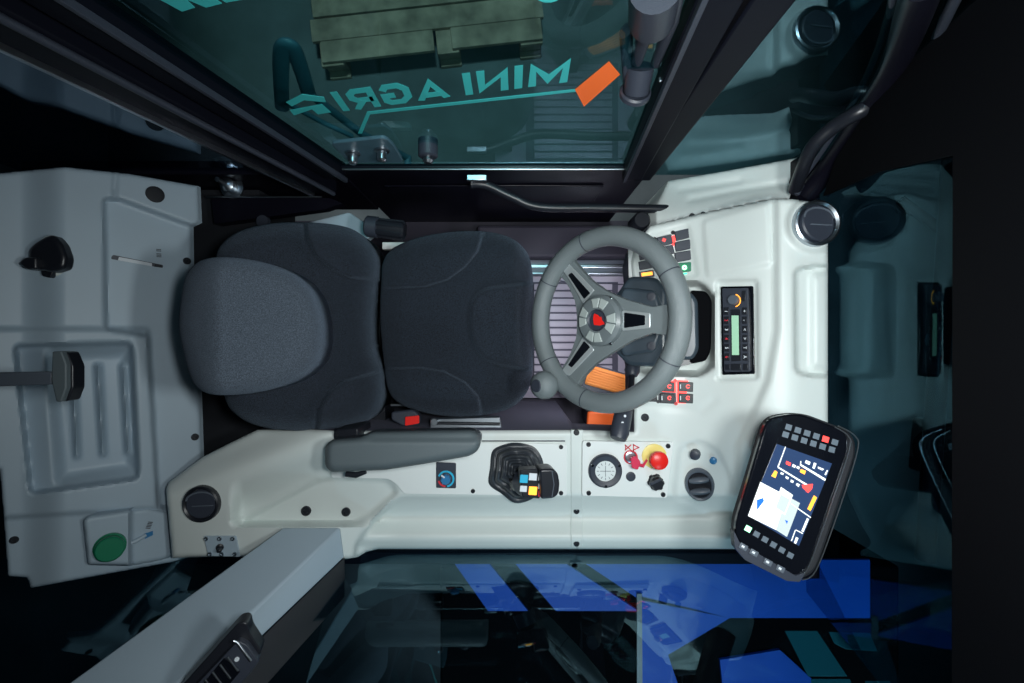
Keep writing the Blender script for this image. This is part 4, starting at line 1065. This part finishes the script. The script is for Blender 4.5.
# ================================================================== OUTSIDE
pa_ = thing('wooden_pallet', P(420, 30, -.55), 'weathered wooden pallet on the concrete seen through the door glass', 'pallet')
zp = -.41; ang = math.radians(6.2)
c = P(443, 4, zp)
Rz = Matrix.Translation((c.x, c.y, 0)) @ Matrix.Rotation(ang, 4, 'Z')
def pal(name, x, y, z, sx, sy, sz):
    bm = bmesh.new(); add_box(bm, Rz @ Matrix.Translation((x, y, z)), sx, sy, sz); mk(name, bm, 'wood', pa_, smooth=False, bevel=.003)
for i, yy in enumerate((-.155, -.055, .055, .16, .27, .38, .49)):
    if i == 0:
        pal('deck_board', -.315, yy, zp-.02, .51, .095, .02); pal('deck_board', .225, yy, zp-.02, .41, .095, .02)
    else: pal('deck_board', -.08, yy, zp-.02, 1.02+.03*(i % 2), .100, .02)
for xx in (-.53, .0, .38):
    pal('bearer', xx, .16, zp-.04, .10, .74, .02)
    for yy in (-.13, .16, .45): pal('block', xx, yy, zp-.12, .10, .10, .08)
    pal('base_board', xx, .16, zp-.14, .10, .74, .02)

# blue machine beyond the side window
bmn = thing('blue_machine', P(680, 650, -.5), 'blue machine bodywork with black diagonal stripes beyond the side window', 'machine')
PBm = Plane(680, 650, .10)
slab('body', [(440, 566), (900, 566), (900, 760), (440, 760)], PBm.lift(-.01), .58, 'void', bmn, .01)
slab('blue_panel', [(452, 560), (486, 560), (528, 611), (488, 611)], PBm, .01, 'bluep', bmn)
slab('blue_panel', [(512, 560), (560, 560), (640, 612), (640, 611), (556, 611)], PBm, .01, 'bluep', bmn)
slab('blue_panel', [(580, 560), (870, 560), (870, 618), (730, 618), (640, 600)], PBm, .01, 'bluep', bmn)
slab('blue_panel', [(640, 596), (730, 618), (668, 655), (680, 690), (700, 760), (640, 760)], PBm, .01, 'bluep', bmn)
slab('blue_panel', [(720, 660), (780, 650), (900, 760), (760, 760), (724, 700)], PBm, .01, 'bluep', bmn)
slab('white_strip', [(637, 594), (642, 594), (643, 760), (637, 760)], PBm.lift(.008), .012, 'pad', bmn)

# a stack of dark machinery ahead of the windscreen, lit faintly
mc = thing('machine_attachment', P(960, 300, -.5), 'dim dark machinery with a long bar ahead of the windscreen', 'machine')
tube('bar', [P(925, 560, .1), P(955, 120, .1)], .03, 'frame', mc)
tube('hose', cat_open([P(900, 200, .0), P(965, 260, .05), P(990, 380, .0), P(960, 480, .05)], 6), .018, 'frame', mc)
slab('block', rnd([(980, 430), (1015, 430), (1020, 500), (975, 490)], 4), Plane(995, 460, .0), .3, 'frame', mc, .01)
tube('support', [P(940, 340, .1), P(940, 340, -.55)], .04, 'frame', mc)

# ================================================================== LIGHT
def area(name, loc, size, power, color, rot=(0, 0, 0), shape='DISK'):
    l = bpy.data.lights.new(name, 'AREA'); l.energy = power; l.color = color; l.size = size; l.shape = shape
    o = bpy.data.objects.new(name, l); o.location = loc; o.rotation_euler = rot; col.objects.link(o); return o
area('key_light', (.08, .03, 1.74), .12, 7.6, (.93, .985, 1.0), (0, math.radians(-20), 0))  # unseen flash-like light beside the lens, not a cab fitting
area('dash_fill_light', (.34, -.04, 1.66), .12, 4.6, (.94, 1.0, .99), (0, math.radians(-4), 0))  # unseen fill light added to lighten the dashboard
area('footwell_fill_light', (.335, .04, .46), .10, 1.5, (.92, .89, 1.0), (0, math.radians(35), 0))  # added light hidden under the cowl to brighten the floor mat
def spot(name, loc, aim, power, ang, color):
    l = bpy.data.lights.new(name, 'SPOT'); l.energy = power; l.color = color; l.spot_size = math.radians(ang); l.spot_blend = .6; l.shadow_soft_size = .2
    o = bpy.data.objects.new(name, l); o.location = loc; col.objects.link(o)
    o.rotation_euler = (Vector(aim)-Vector(loc)).to_track_quat('-Z', 'Y').to_euler()
spot('hall_spot', (.0, 1.2, 3.4), (-.1, 1.3, -.5), 210, 46, (.85, .97, 1.0))
spot('hall_spot', (.7, -2.6, 2.6), (.5, -.9, .1), 140, 50, (.85, .95, 1.0))  # added spot aimed at the blue machine to brighten it
w = bpy.data.worlds.new('World'); scn.world = w; w.use_nodes = True
w.node_tree.nodes['Background'].inputs[0].default_value = (.10, .28, .45, 1); w.node_tree.nodes['Background'].inputs[1].default_value = .012

cam = bpy.data.cameras.new('Camera'); co = bpy.data.objects.new('Camera', cam); col.objects.link(co)
co.location = (0, 0, H); co.rotation_euler = (0, 0, 0)
cam.sensor_width = 36; cam.lens = 36*F/1024; cam.clip_start = .01; cam.clip_end = 50
scn.camera = co
